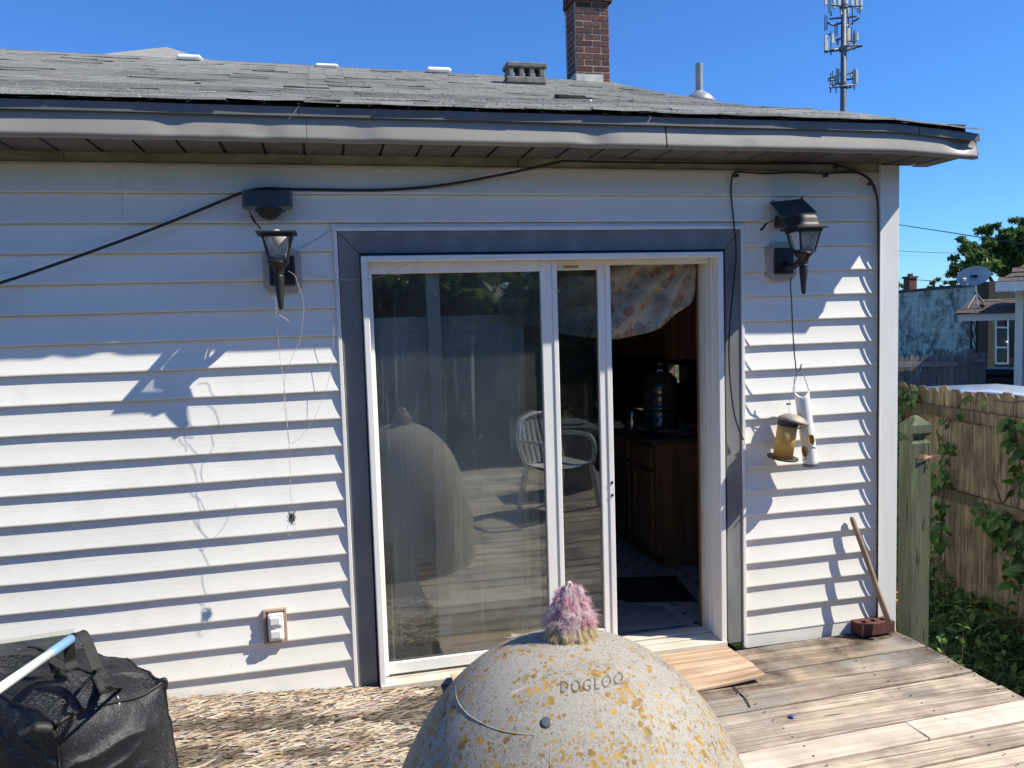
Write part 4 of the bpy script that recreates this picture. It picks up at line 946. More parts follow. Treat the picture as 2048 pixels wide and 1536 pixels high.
# moulded lettering wrapped on the shell
fc = bpy.data.curves.new('lettering', 'FONT'); fc.body = 'DOGLOO'; fc.size = 1.0; fc.space_character = 1.25; fc.fill_mode = 'NONE'; fc.bevel_depth = .011; fc.bevel_resolution = 1; fc.resolution_u = 3; fc.offset = -.01
fo = bpy.data.objects.new('lettering_curve', fc); COL.objects.link(fo); bpy.context.view_layer.update()
me = bpy.data.meshes.new_from_object(fo.evaluated_get(bpy.context.evaluated_depsgraph_get())); bpy.data.objects.remove(fo)
xs_ = [v.co.x for v in me.vertices]; ww = max(xs_)-min(xs_); x0_ = min(xs_); hh_ = max(v.co.y for v in me.vertices)
tv = []
for v in me.vertices:
    u = (v.co.x-x0_)/ww; px = 1121+(1246-1121)*u; py = (1386+(1366-1386)*u)-24*v.co.y/hh_+5*math.sin(math.pi*u)
    p = dome_hit(px, py); n3 = dnorm(p); tv.append(p+n3*(.0010+v.co.z*.045))
MB().add(tv, [tuple(p.vertices) for p in me.polygons]).build('moulded_lettering', simple('lettering_plastic', (.25,.22,.185), (.16,.14,.115), .75, sc=60), dome, smooth=True)
# wool duster head on top
db0 = dome_hit(1142, 1272); t = thing('wool_duster', db0, 'fluffy pink wool duster head with cream base standing on the dome', 'duster')
nrm = V(0,0,1); hd = .118
core = MB().lathe([(.036,.0),(.044,.010),(.040,.04),(.033,.07),(.021,.098),(.010,.115),(.002,.124)], db0-V(0,0,.006), 16); core.build('duster_core', simple('pink_felt', (.42,.20,.24), (.34,.15,.19), .95), t)
fb = MB(); locks = []
for i in range(620):
    h = RND.random()**1.1; a = RND.uniform(0, 2*math.pi); out = V(math.cos(a), .85*math.sin(a), 0); front = max(0, math.cos(a-math.radians(-80)))**5
    if h < .30: tone = RND.choice([(.76,.66,.38),(.82,.74,.50),(.70,.56,.28),(.84,.79,.62)]); d = out*.9+V(0,0,-.8); L = RND.uniform(.014,.026)
    elif RND.random() < front*.9: tone = RND.choice([(.88,.82,.80),(.90,.86,.83),(.84,.75,.75)]); d = out*.28+V(RND.gauss(0,.12),0,-1.0); L = RND.uniform(.014,.030)
    else: tone = RND.choice([(.84,.56,.61),(.86,.64,.67),(.80,.47,.53),(.88,.76,.77),(.90,.82,.82),(.80,.64,.69)]); d = out+V(RND.gauss(0,.35),RND.gauss(0,.35),RND.uniform(-.9,.35)); L = RND.uniform(.008,.017)+.020*RND.random()**4
    locks.append((h, a, out, tone, d.normalized(), L, V(RND.gauss(0,1),RND.gauss(0,1),RND.gauss(0,1)).normalized(), RND.uniform(0,6)))
for i in range(17000):
    h, a, out, tone, d, L, wv, ph0 = RND.choice(locks); fz = 1.0 if RND.random() < .8 else 2.6
    h = min(1, max(0, h+RND.gauss(0,.014))); a += RND.gauss(0,.07); rc = .044*(1-.86*h**1.9)+.003
    base = db0+V(rc*math.cos(a), rc*.85*math.sin(a), .002+h*.116-.004); dr = (d+V(RND.gauss(0,.16), RND.gauss(0,.16), RND.gauss(0,.16))*fz).normalized(); Lf = L*RND.uniform(.7,1.15)*(1.25 if fz > 1 else 1)
    s_ = dr.cross(wv); s_ = s_.normalized() if s_.length > .01 else V(1,0,0); r_ = RND.uniform(.00028,.00058); P = []
    for q in range(5):
        f = q/4; p = base+dr*Lf*f+wv*Lf*.24*math.sin(f*6.0+ph0)*fz**.5+V(0,0,-.3*Lf*f*f); P += [p-s_*r_*(1-f*.6), p+s_*r_*(1-f*.6)]
    v_ = RND.uniform(.82,1.12); fb.add(P, [(0,1,3,2),(2,3,5,4),(4,5,7,6),(6,7,9,8)], tuple(c*v_ for c in tone))
fb.build('wool_fibres', FUR, t, kind='stuff')
MB().tube(spline([db0+V(.004,0,.115), db0+V(.001,-.002,.126), db0+V(-.004,-.004,.128), db0+V(-.008,-.004,.121), db0+V(-.012,-.006,.112)], 5), .0035, 7).build('loop', simple('pale_cord', (.60,.52,.48), (.5,.42,.4), .9), t, smooth=True)

# ------------------------------------------------------------------ storage bag at the lower left
A_ = uz(109, 1449, .50); B2 = uz(327, 1366, .47)
bag = thing('storage_bag', V((A_.x+B2.x)/2-.3, (A_.y+B2.y)/2, 0), 'black woven zipper storage bag bulging on the strand board by the siding', 'bag')
dAB = (B2-A_); dl = V(-dAB.y, dAB.x, 0).normalized(); C2 = B2+dl*.54+V(0,0,.05); D2 = A_+dl*.62+V(0,0,.06)
def lerp2(p00, p10, p11, p01, u, v): return p00.lerp(p10, u).lerp(p01.lerp(p11, u), v)
def wr(p):
    q = V(p.x*2.2+p.z*1.5, p.y*6.0, p.z*7.0); rd = 1-abs(noise.noise(q*1.1+V(3,1,7)))*2.4
    return V(.018*noise.noise(p*4.2), .018*noise.noise(p*4.2+V(9,0,0)), .022*noise.noise(p*4.2+V(0,9,0)))+V(.007,.007,.008)*noise.noise(p*11)+V(.003,.003,.004)*noise.noise(p*27)+V(.010,-.012,.010)*max(0, rd)**3
def patch(p00, p10, p11, p01, bul, nu=36, nv=30, sag=None):
    n = (p10-p00).cross(p01-p00).normalized()
    def f(u, v):
        p = lerp2(p00, p10, p11, p01, u, v); e = (4*u*(1-u)*4*v*(1-v))**.6
        return p+n*bul*e+wr(p)+(sag(u, v) if sag else V(0,0,0))
    return f
lo = lambda p, k=.0, s=0.0: V(p.x, p.y, 0)+V(0,0,max(-.02, osbz(p.x,p.y)))+ (p-((A_+C2)/2)).normalized()*s
Ab, Bb, Cb, Db = lo(A_), lo(B2,0,.03), lo(C2), lo(D2)
bg_ = MB()
bg_.grid(patch(A_, B2, C2, D2, .055), 84, 76).grid(patch(Ab, Bb, B2, A_, .055), 84, 60).grid(patch(Bb, Cb, C2, B2, .03), 40, 30).grid(patch(Db, Ab, A_, D2, .045), 40, 36).grid(patch(Cb, Db, D2, C2, .03), 30, 24)
bg_.build('bag_body', BAG, bag, smooth=True)
PIPE = simple('black_piping', (.012,.012,.013), (.007,.007,.008), .6)
def edge(p, q, r=.0065, nm='piping', k=0.0):
    P = [p.lerp(q, i/26) for i in range(27)]; P = [x+wr(x)+V(0,0,.004) for x in P]; MB().tube(P, r, 8).build(nm, PIPE, bag, smooth=True)
edge(A_, B2); edge(B2, C2); edge(A_, D2); edge(Bb, B2); edge(D2, C2)
edge(A_+V(0,0,-.015), Ab, .003, 'seam')
k_ = B2+wr(B2); MB().tube(spline([k_+V(-.02,.0,.004), k_+V(0,0,.012), k_+V(.008,.0,.004), k_+V(.006,0,-.02)]), [.009]*13+[.007]*12, 8).build('corner_bunch', PIPE, bag, smooth=True)
ft = patch(A_, B2, C2, D2, .055)
zp = [ft(.55+.0*i, i/14*.9) for i in range(15)]
MB().tube([p+V(0,0,.003) for p in zp], .0045, 6).build('zip', PIPE, bag, smooth=True)
def strap(pts, wdt, nm, up=None):
    P = spline(pts, 8); vs = []
    for i, p in enumerate(P):
        tn = (P[min(i+1, len(P)-1)]-P[max(i-1, 0)]).normalized(); sd2 = (up or V(.8,.6,0)).normalized(); sd2 = (sd2-tn*sd2.dot(tn)).normalized(); nr_ = tn.cross(sd2)*.0015
        vs += [p-sd2*wdt/2-nr_, p+sd2*wdt/2-nr_, p+sd2*wdt/2+nr_, p-sd2*wdt/2+nr_]
    MB().add(vs, [(i*4+k, i*4+(k+1)%4, (i+1)*4+(k+1)%4, (i+1)*4+k) for i in range(len(P)-1) for k in range(4)]).build(nm, STRAP, bag)
yp = -.98
E1 = uy(148, 1274, yp); E0 = uy(-170, 1494, yp-.75)
strap([ft(.60,.30), uy(213,1385,yp-.10), uy(192,1330,yp-.06), uy(172,1280,yp-.03), uy(160,1265,yp-.01), uy(146,1270,yp+.00), uy(138,1285,yp+.02), uy(140,1320,yp+.05), uy(143,1340,yp+.06), ft(.50,.62)], .034, 'strap')
strap([ft(.60,.30)+V(0,0,.006), uy(196,1338,yp-.12), uy(214,1358,yp-.16), uy(218,1375,yp-.2), ft(.62,.06)+V(0,0,.004)], .018, 'strap')
strap([ft(.12,.55)+V(0,0,.002), ft(.2,.44)+V(0,0,.006), ft(.32,.40)+V(0,0,.006), ft(.42,.45)+V(0,0,.003)], .014, 'strap', V(0,0,1))
MB().tube(spline([A_+V(-.09,-.03,-.006), A_+V(-.05,-.02,.004), A_+V(-.012,-.004,-.012), A_+V(.0,.0,-.04)]), [.012]*8+[.02]*9+[.010]*8, 8).build('corner_bunch', PIPE, bag, smooth=True)
zt_ = ft(.56,.02); MB().tube([zt_+V(0,0,.004), zt_+V(.006,-.012,-.018), zt_+V(.008,-.016,-.03)], [.003,.004,.005], 6).build('zip_pull', GALV, bag)
t = thing('painted_pole', E1, 'white pole with pale blue grip end lying across the black bag', 'pole')
Em = E0.lerp(E1, .80)
MB().tube([E0, E0.lerp(Em,.5), Em], .0135, 18).build('shaft', POLEW, t, smooth=True); MB().tube([Em, Em.lerp(E1,.05), E1], [.0137,.0150,.0150], 18).build('grip', POLEB, t, smooth=True)
# clear sheet leaning on the siding
a, b_ = uy(148, 1258, -.03), uy(-60, 1300, -.03)
P = [V(b_.x,-.03,b_.z+.02), V(a.x,-.03,a.z), V(a.x+.006,-.10,.10), V(b_.x,-.10,.10)]
tag(MB().add(P+[p+V(0,.003,.001) for p in P], [(0,1,2,3),(7,6,5,4),(0,4,5,1),(1,5,6,2),(2,6,7,3),(3,7,4,0)]).build('clear_sheet', ACRYL), 'clear plastic sheet leaning on the siding behind the black bag', 'plastic sheet')

# ================================================================== INSIDE THE KITCHEN
t = thing('tall_cabinet', (.43, .4, 0), 'pale blue grey back of a tall upright freezer behind the dirty glass', 'freezer')
f0 = uy(748, 636, .25); f1 = uy(1046, 625, .25); fx0, fx1, fz1 = .055, f1.x, f0.z
MB().bbox((fx0+.03,.262,.25), (fx1-.03,.80,fz1-.03), .006).build('body', FRIDGE, t)
fr = MB().bbox((fx0,.245,fz1-.045), (fx1,.80,fz1), .004).bbox((fx0,.25,.25), (fx0+.03,.80,fz1-.045), .003).bbox((fx1-.03,.25,.25), (fx1,.80,fz1-.045), .003).bbox((fx0,.24,.20), (fx1,.80,.25), .004)
fr.build('edge_frame', FRIDGEF, t)
for k, px in enumerate((806, 880, 955)):
    p = uy(px, 690, .262); MB().bbox((p.x-.016,.252,.42), (p.x+.016,.2625,p.z), .004).build('raised_rib', FRIDGE, t)
for x0, x1 in ((801,842),(876,898),(930,1012)):
    a = uy(x0, 665, .26); b_ = uy(x1, 662, .26); MB().bbox((a.x,.254,a.z-.005), (b_.x,.2625,a.z+.005), .003).build('raised_rib', FRIDGEF, t)
a, b_ = uy(838,1123,.255), uy(872,1166,.255)
MB().bbox((a.x-.012,.25,b_.z-.01), (b_.x+.012,.2615,a.z+.01), .002).build('vent_plate', FRIDGEF, t)
for k in range(4): z = b_.z+(a.z-b_.z)*(k+.5)/4; MB().bbox((a.x,.246,z-.009), (b_.x,.2505,z+.006), .002).build('vent_slat', SLATO, t)
MB().bbox((fx0+.05,.33,.03), (fx1-.05,.78,.199), .01).build('compressor_bay', BLACKP, t)
for x in (fx0+.03, fx1-.05): MB().bbox((x,.26,-.004), (x+.03,.30,.199), .004).build('foot', FRIDGEF, t)
a = uy(784, 1086, .13)
tag(MB().bbox((.052,.108,.0), (.092,.135,a.z), .003).build('wood_batten', LATH), 'short tan wooden batten standing in the track behind the left glass', 'batten')
# kitchen counter
kc_ = thing('kitchen_counter', (2.2, 2.1, 0), 'dark brown wooden kitchen cabinet with drawers and cluttered counter inside the doorway', 'cabinet')
cy0, cy1, cx_ = 1.155, 3.4, 1.905
MB().bbox((cx_+.02,cy0,.09), (2.52,cy1,.845), .003).box((cx_+.07,cy0+.02,0), (2.5,cy1,.09)).build('carcass', CABW, kc_)
MB().bbox((cx_-.025,cy0-.03,.846), (2.54,cy1,.885), .005).build('countertop', simple('dark_countertop', (.10,.085,.075), (.06,.05,.045), .4, sc=30), kc_)
y_ = cy0+.05
while y_ < cy1-.4:
    MB().bbox((cx_+.0,y_,.68), (cx_+.0195,y_+.36,.82), .008).build('drawer_front', CABW, kc_)
    dd = MB().bbox((cx_+.0,y_,.13), (cx_+.0195,y_+.06,.65), .004).bbox((cx_+.0,y_+.30,.13), (cx_+.0195,y_+.36,.65), .004).bbox((cx_+.0,y_+.06,.13), (cx_+.0195,y_+.30,.19), .004).bbox((cx_+.0,y_+.06,.59), (cx_+.0195,y_+.30,.65), .004).box((cx_+.010,y_+.06,.19), (cx_+.019,y_+.30,.59))
    dd.build('cabinet_door', CABW, kc_); y_ += .42
u0 = uy(1237, 590, 1.9); u1 = uy(1300, 715, 1.9)
uc = thing('wall_cabinet', (2.35, 2.2, u1.z), 'dark brown wall cupboard hanging above the kitchen counter', 'cupboard')
MB().bbox((2.20,1.5,u1.z), (2.70,3.6,2.2), .004).build('carcass', CABW, uc)
for k in range(4): MB().bbox((2.182,1.52+k*.5,u1.z+.02), (2.199,1.98+k*.5,2.17), .008).build('cabinet_door', CABW, uc)
hd_ = thing('range_cupboard', (1.75, 4.2, 1.4), 'dark brown cupboard on the far kitchen wall', 'cupboard')
MB().bbox((.9,4.2,1.35), (2.6,4.58,2.2), .004).build('carcass', CABW, hd_)
jb = uy(1317, 838, 1.52); jr = .128
t = thing('water_jug', V(jb.x+.015, 1.52, .886), 'large blue plastic water jug standing on the kitchen counter', 'water jug')
MB().lathe([(.118,.0),(jr,.012),(jr,.08),(jr-.006,.09),(jr-.006,.15),(jr,.16),(jr,.175),(jr-.007,.185),(jr-.007,.255),(jr+.002,.265),(jr+.002,.325),(jr-.004,.335),(.118,.365),(.085,.40),(.045,.425),(.028,.438),(.027,.475),(.031,.482)], V(jb.x+.015,1.52,.886), 32).build('bottle', JUG, t, smooth=True)
MB().lathe([(.112,.004),(.119,.012),(.119,.15)], V(jb.x+.015,1.52,.886), 32).build('water', simple('blue_water_body', (.06,.11,.20), (.05,.09,.17), .2), t, smooth=True)
p = uy(1264, 840, 1.56); tag(MB().lathe([(.030,0),(.034,.004),(.034,.15),(.032,.152)], V(p.x,1.56,.886), 20).build('steel_tumbler', CHROME, smooth=True), 'shiny steel tumbler on the counter left of the water jug', 'tumbler')
for i, (px, py, lx, ly, an, z) in enumerate(((1300,852,.20,.28,.3,.892),(1292,860,.22,.16,-.2,.9),(1340,868,.16,.24,.6,.896),(1395,860,.16,.22,.1,.893))):
    p = uz(px, py, .887); c, s_ = math.cos(an), math.sin(an); M_ = Matrix.Translation(V(p.x+.05,p.y,z)) @ Matrix.Rotation(an, 4, 'Z') @ Matrix.Rotation(.03*i, 4, 'X')
    tag(MB().bbox((-lx/2,-ly/2,0), (lx/2,ly/2,.004+.006*(i%2)), .001, M_).build('paper_pile', PAPER), ('flat grey papers in front of the water jug','stack of folded paper at the counter edge','tilted booklet right of the papers','loose sheets at the right end of the counter')[i], 'papers')
p = uz(1262, 853, .887); tag(MB().bbox((p.x-.0,p.y-.02,.886), (p.x+.08,p.y+.03,.905), .006).build('red_box', REDP), 'small red box on the counter near the tumbler', 'box')
p = uy(1212, 838, 1.75); tag(MB().bbox((p.x-.12,1.72,.886), (p.x+.14,1.98,.915), .006).bbox((p.x-.10,1.74,.915), (p.x+.12,1.96,.935), .004).build('white_tray', PAPER), 'pale shallow tray on the counter behind the sliding panel stile', 'tray')
p0, p1, p2 = V(1.40,.62,-.003), V(1.96,.98,-.003), 0
mt4 = [uz(*q, .0) for q in ((1225,1156),(1352,1153),(1393,1202),(1225,1205))]
tag(MB().add([q+V(0,0,.004) for q in mt4]+[q+V(0,0,-.003) for q in mt4], [(0,1,2,3),(7,6,5,4),(0,4,5,1),(1,5,6,2),(2,6,7,3),(3,7,4,0)]).build('floor_mat', MAT), 'black rectangular mat on the kitchen floor', 'mat')
def rugf(u, v):
    X = .95+.72*u; y = .19+(.30+.22*math.exp(-((u-.62)/.2)**2)+.1*math.exp(-((u-.1)/.15)**2))*v; return V(X, y, .008+.008*noise.noise(V(X*6,y*6,2)))
tag(MB().grid(rugf, 30, 14).grid(lambda u, v: V(rugf(u,1).x, rugf(u,1).y, rugf(u,1).z*(1-v)-.003*v), 30, 1).build('door_rug', RUG, smooth=True), 'rumpled grey rug inside the open doorway', 'rug')
# swag valance
bot = [(948,535),(965,578),(1000,622),(1050,648),(1110,664),(1180,676),(1240,678),(1300,663),(1350,633),(1382,602),(1392,575)]
bp = spline([uy(px, py, .17) for px, py in bot], 10); nb_ = len(bp)-1; ztop = uy(1300, 500, .17).z
cr = V(uy(1385,505,.17).x, 0, ztop)
def vf(u, v):
    i = u*nb_; k = min(int(i), nb_-1); p = bp[k].lerp(bp[k+1], i-k); x = p.x+(1-v)*.0; z = p.z+(ztop-p.z)*v
    ang = math.atan2(cr.z-z+.02, cr.x-x+.05); d = math.hypot(cr.x-x, cr.z-z)
    fold = math.sin(ang*17+.6*math.sin(d*9))*.030*min(1, d*3.0)*max(.35, 1-v*.4)
    return V(x, .175+fold+.012*noise.noise(V(x*7, z*7, 1)), z)
vg = MB().grid(vf, 90, 30); tag(vg.build('valance_curtain', FLORAL, smooth=True), 'cream swag valance curtain printed with brown and red flowers', 'curtain')
vo = bpy.data.objects['valance_curtain']; md = vo.modifiers.new('cloth', 'SOLIDIFY'); md.thickness = .002

# ================================================================== YARD BEHIND THE CAMERA (seen in the glass)
def chair(loc, rz, label):
    t = thing('resin_chair', loc, label, 'chair'); M_ = Matrix.Translation(loc) @ Matrix.Rotation(rz, 4, 'Z')
    T = lambda mb: (setattr(mb, 'v', [M_ @ p for p in mb.v]), mb)[1]
    T(MB().grid(lambda u, v: V(-.23+.46*u, -.22+.44*v, .42-.02*math.sin(math.pi*u)+.015*v*v), 10, 8).grid(lambda u, v: V(-.23+.46*u, -.22+.44*v, .40-.02*math.sin(math.pi*u)), 10, 8)).build('seat', PLASW, t, smooth=True)
    fr = MB().tube(spline([V(-.24,.20,.41), V(-.26,.27,.62), V(-.20,.32,.80), V(0,.34,.87), V(.20,.32,.80), V(.26,.27,.62), V(.24,.20,.41)], 6), .022, 8); T(fr).build('back_frame', PLASW, t, smooth=True)
    for k in range(-3, 4):
        x = k*.058; T(MB().bbox((x-.017,-.006,0), (x+.017,.006,.43-abs(k)*.02), .003, Matrix.Translation((0,.225,.43)) @ Matrix.Rotation(-.26, 4, 'X'))).build('back_slat', PLASW, t)
    for sx in (-1, 1):
        T(MB().tube(spline([V(sx*.27,.27,.64), V(sx*.30,.10,.66), V(sx*.30,-.12,.65), V(sx*.28,-.21,.56), V(sx*.25,-.22,.42)], 5), .022, 8)).build('armrest', PLASW, t, smooth=True)
        for sy in (-1, 1): T(MB().tube([V(sx*.23,sy*.20,.42), V(sx*.28,sy*.27,0)], [.028,.020], 8)).build('leg', PLASW, t)
chair(V(1.85,-3.12,DZ), 2.7, 'white resin armchair on the deck seen reflected in the sliding glass')
t = thing('grey_bin', V(2.22,-3.95,DZ), 'dark grey lidded bin on the deck seen reflected beside the chair', 'bin')
MB().frustum((2.22,-3.95,DZ), .36, .36, (2.22,-3.95,DZ+.62), .44, .44).build('bin_body', BINP, t); MB().bbox((1.985,-4.19,DZ+.621), (2.455,-3.715,DZ+.67), .015).bbox((2.05,-4.12,DZ+.67), (2.39,-3.78,DZ+.70), .012).build('bin_lid', BINP, t)

TG = [(.030,.065,.014),(.045,.090,.020),(.062,.115,.028),(.082,.140,.036),(.105,.160,.045),(.036,.078,.020)]
def leaf_cloud(mb, c, rad, n, size, tones=TG, droop=.3, shell=.55):
    for i in range(n):
        d = V(RND.gauss(0,1), RND.gauss(0,1), RND.gauss(0,1)).normalized(); r = shell+(1-shell)*RND.random()
        p = Vector(c)+V(d.x*rad[0]*r, d.y*rad[1]*r, d.z*rad[2]*r)
        a = V(RND.gauss(0,1), RND.gauss(0,1), RND.gauss(-droop,.6)).normalized(); b = a.cross(V(RND.gauss(0,1),RND.gauss(0,1),RND.gauss(0,1))).normalized(); s = size*RND.uniform(.6,1.4)
        t = RND.choice(tones); f = RND.uniform(.8,1.2)
        mb.add([p-a*s, p-a*s*.1+b*s*.38, p+a*s, p-a*s*.1-b*s*.38], [(0,1,2,3)], tuple(q*f for q in t))
def tree(name, base, h, crowns, label, leaves=2600, size=.16, tr=.16, group=None, tones=TG, cat='tree', droop=.3):
    t = thing(name, base, label, cat, group); base = Vector(base); mb = MB()
    top = Vector(crowns[0][0]); mb.tube(spline([base, base.lerp(top,.35)+V(.1,.05,0), base.lerp(top,.7)-V(.08,0,0), top], 5), [tr*(1-.8*i/15) for i in range(16)], 8)
    for c, r in crowns[1:]:
        s = base.lerp(top, RND.uniform(.45,.8)); mb.tube(spline([s, s.lerp(Vector(c),.5)+V(0,0,.1), Vector(c)], 4), [tr*.4*(1-.85*i/8) for i in range(9)], 6)
    mb.build('trunk', BARK, t); lf = MB(); vol = sum(r[0]*r[1]*r[2] for c, r in crowns)
    for c, r in crowns:
        n = int(leaves*(r[0]*r[1]*r[2])/vol); k = max(5, n//90)
        for q in range(k):       # smaller clumps inside every bough
            d = V(RND.gauss(0,1), RND.gauss(0,1), RND.gauss(0,1)).normalized()*RND.uniform(.5,1.0); cc = Vector(c)+V(d.x*r[0], d.y*r[1], d.z*r[2]); rr = max(r)*RND.uniform(.20,.36)
            leaf_cloud(lf, cc, (rr,rr,rr*.7), n//k, size, tones, droop, .2)
    lf.build('crown', LEAFM, t, kind='stuff')
# trees behind the deck that the glass reflects
for i, (x, y, h, r) in enumerate(((-7,-9.5,5.6,3.0),(-2.0,-10.5,5.6,3.2),(2.6,-9.0,5.0,2.7),(7.0,-10.5,5.8,3.0),(11.5,-11,5.6,2.8),(-4.4,-12.5,6.4,3.0),(.4,-12,6.2,3.0),(4.9,-12,6.2,3.0))):
    cr_ = [(V(x,y,h*.55+GZ),(r,r,h*.30)), (V(x-r*.5,y+.5,h*.4+GZ),(r*.7,r*.7,h*.22)), (V(x+r*.5,y+.8,h*.42+GZ),(r*.7,r*.7,h*.22)), (V(x,y+1.3,1.3+GZ),(r,1.0,1.6)), (V(x+2.3,y+1.0,1.2+GZ),(1.8,1.0,1.5))]
    tree('yard_tree', V(x,y,GZ), h, cr_, ('leafy tree far behind the deck reflected at the left of the glass','tall leafy tree behind the deck reflected near the fixed stile','bushy tree behind the chairs reflected in the sliding pane','tall tree beyond the bin reflected at the right of the pane','outermost leafy tree behind the deck','back row tree between the two left reflected trees','back row tree behind the middle of the deck','back row tree behind the bushy one')[i], 4600, .24, .2, 'trees behind the deck reflected in the glass')

# ================================================================== RIGHT SIDE YARD
def lp(a, b, t): return a+(b-a)*t
FA = at(1830, 766, 7.2); FB = at(2048, 791, 5.95); fd = (FB-FA); fd.z = 0; fdn = fd.normalized(); fn = V(-abs(fdn.y), fdn.x*(1 if fdn.y < 0 else -1), 0)
fn = V(fdn.y, -fdn.x, 0); fn = fn if fn.x < 0 else -fn         # normal towards the deck
f1 = thing('board_fence', V(FA.x, FA.y, GZ), 'brown mossy dog eared board fence with two rails and vines', 'fence')
def picket(mb, o, d, n, wdt, z0, z1, th=.018, ear=.03, point=False):
    P = [(0,z0),(wdt,z0),(wdt,z1-ear),(wdt-ear,z1),(ear,z1),(0,z1-ear)] if not point else [(0,z0),(wdt,z0),(wdt,z1-ear),(wdt*.62,z1),(wdt*.38,z1),(0,z1-ear)]
    a = [Vector((o.x,o.y,0))+d*p+V(0,0,z) for p, z in P]; b = [p+n*th for p in a]; k = len(P)
    return mb.add(a+b, [tuple(range(k)), tuple(range(2*k-1,k-1,-1))]+[(i,i+k,(i+1)%k+k,(i+1)%k) for i in range(k)])
L0 = -3.6; s = L0; slope = (FB.z-FA.z)/fd.length; zA = FA.z
while s < 7.5:
    wd = RND.choice((.138,.138,.130)); o = FA+fdn*s; zt = zA+slope*s+RND.uniform(-.02,.015)
    picket(MB(), o+fn*RND.uniform(0,.008), fdn, fn, wd-.004, GZ-.02, zt, ear=.034).build('picket', FENCEW, f1); s += wd+RND.uniform(.002,.008)
for ry in (832, 1003):
    p = at(1950, ry, 6.45); dz = p.z-(zA+slope*((p-FA).dot(fdn)))
    for a, b_ in ((L0,.9),(.903,3.3),(3.303,7.5)):
        q0 = FA+fdn*a+fn*.028; q1 = FA+fdn*b_+fn*.028; z0, z1 = zA+slope*a+dz, zA+slope*b_+dz
        u_ = fn*.036; MB().add([V(q.x,q.y,z+k)+o for q, z in ((q0,z0),(q1,z1)) for k in (-.045,.045) for o in (V(0,0,0),u_)], [(0,1,3,2),(4,6,7,5),(0,4,5,1),(2,3,7,6),(1,5,7,3),(0,2,6,4)]).build('rail', FENCEW, f1)
# grey fence further back
D2_ = 14.6; f2 = thing('picket_fence', at(1860, 760, D2_), 'grey weathered pointed picket fence in shade beyond the brown fence', 'fence')
e0, e1 = at(1700, 711, D2_), at(1934, 705, D2_); dd = V(e1.x-e0.x, e1.y-e0.y, 0); ln = dd.length; dd.normalize(); n2 = V(dd.y, -dd.x, 0); s = 0
while s < ln:
    wd = RND.uniform(.082,.098); zt = lp(e0.z, e1.z, s/ln)+RND.uniform(-.035,.02)
    picket(MB(), e0+dd*s+n2*RND.uniform(-.01,.01), dd, n2, wd, GZ, zt, ear=.06, point=True).build('picket', FENCEG, f2); s += wd+RND.choice((.006,.01,.018,.004))
def slab(a, b, hh, th, n, nm, mt, par):
    u_ = n*th; MB().add([q+V(0,0,k)+o for q in (a, b) for k in (-hh,hh) for o in (V(0,0,0),u_)], [(0,1,3,2),(4,6,7,5),(0,4,5,1),(2,3,7,6),(1,5,7,3),(0,2,6,4)]).build(nm, mt, par)
slab(at(1700,731,D2_)+n2*.03, at(1909,727,D2_)+n2*.03, .045, .05, n2, 'rail', FENCEG, f2)
pA = at(1940, 697, D2_); MB().box((pA.x-.045,pA.y-.045,GZ), (pA.x+.045,pA.y+.045,pA.z)).build('post', FENCEG, f2)
for px, py in ((1928,740),): pB = at(px, 740, D2_); picket(MB(), pB+n2*.03, dd, n2, .035, GZ, pB.z, ear=.005).build('batten', FENCEG, f2)
for k in range(3): picket(MB(), at(1945+k*9.2, 700, D2_), dd, n2, .076, GZ, at(1945+k*9.2, 702+RND.uniform(-2,4), D2_).z, ear=.03, point=True).build('picket', FENCEG, f2)
slab(at(1942,721,D2_)+n2*.03, at(1969,720,D2_)+n2*.03, .035, .06, n2, 'rail', FENCEG, f2)

# painted block building with orange brick front
PR, PL = at(1966, 571, 25.0), at(1700, 596, 42.0); bd = V(PR.x-PL.x, PR.y-PL.y, 0); bln = bd.length; bd.normalize(); bn = V(bd.y, -bd.x, 0)
bn = bn if (CAM-PR).dot(bn) > 0 else -bn
bb = thing('block_building', V(PR.x, PR.y, GZ), 'blue grey flaking painted block building with an orange brick front', 'building')
def wallq(a, b, z0a, z0b, z1a, z1b, th, n, nm, mt, par):
    vs = []
    for o in (V(0,0,0), -n*th):
        vs += [V(a.x,a.y,z0a)+o, V(b.x,b.y,z0b)+o, V(b.x,b.y,z1b)+o, V(a.x,a.y,z1a)+o]
    return MB().add(vs, [(0,1,2,3),(7,6,5,4),(0,4,5,1),(1,5,6,2),(2,6,7,3),(3,7,4,0)]).build(nm, mt, par)
ztp = PR.z; wl = wallq(PL-bn*.03, PR-bn*.03, GZ, GZ, ztp, ztp, .3, bn, 'wall', MORTAR, bb)
rows_ = 16; bh = (ztp-GZ)/rows_; near = 9; 
farb = MB()
def blockm(mb, s0, s1, z0, z1, pr):
    a = PR-bd*s0; b = PR-bd*s1; vs = [V(q.x,q.y,z)+bn*o for q in (a,b) for z in (z0,z1) for o in (-.05, pr)]
    return mb.add(vs, [(0,1,3,2),(4,6,7,5),(0,4,5,1),(2,3,7,6),(1,5,7,3),(0,2,6,4)])
for r in range(rows_):
    s = 0.0 if r % 2 else -.0; first = .2 if r % 2 else .4
    while s < bln:
        w_ = first if s == 0 else .4; z0 = GZ+r*bh
        if s < 7.0: blockm(MB(), s+.004, s+w_-.004, z0+.004, z0+bh-.004, RND.uniform(0,.006)).build('block', BLOCK, wl)
        else: blockm(farb, s+.004, s+w_-.004, z0+.004, z0+bh-.004, RND.uniform(0,.006))
        s += w_
farb.build('far_blocks', BLOCK, wl, kind='stuff')
wallq(PL+bn*.05, PR+bn*.05, ztp, ztp, ztp+.10, ztp+.10, .5, bn, 'parapet', DKBRICK, bb)
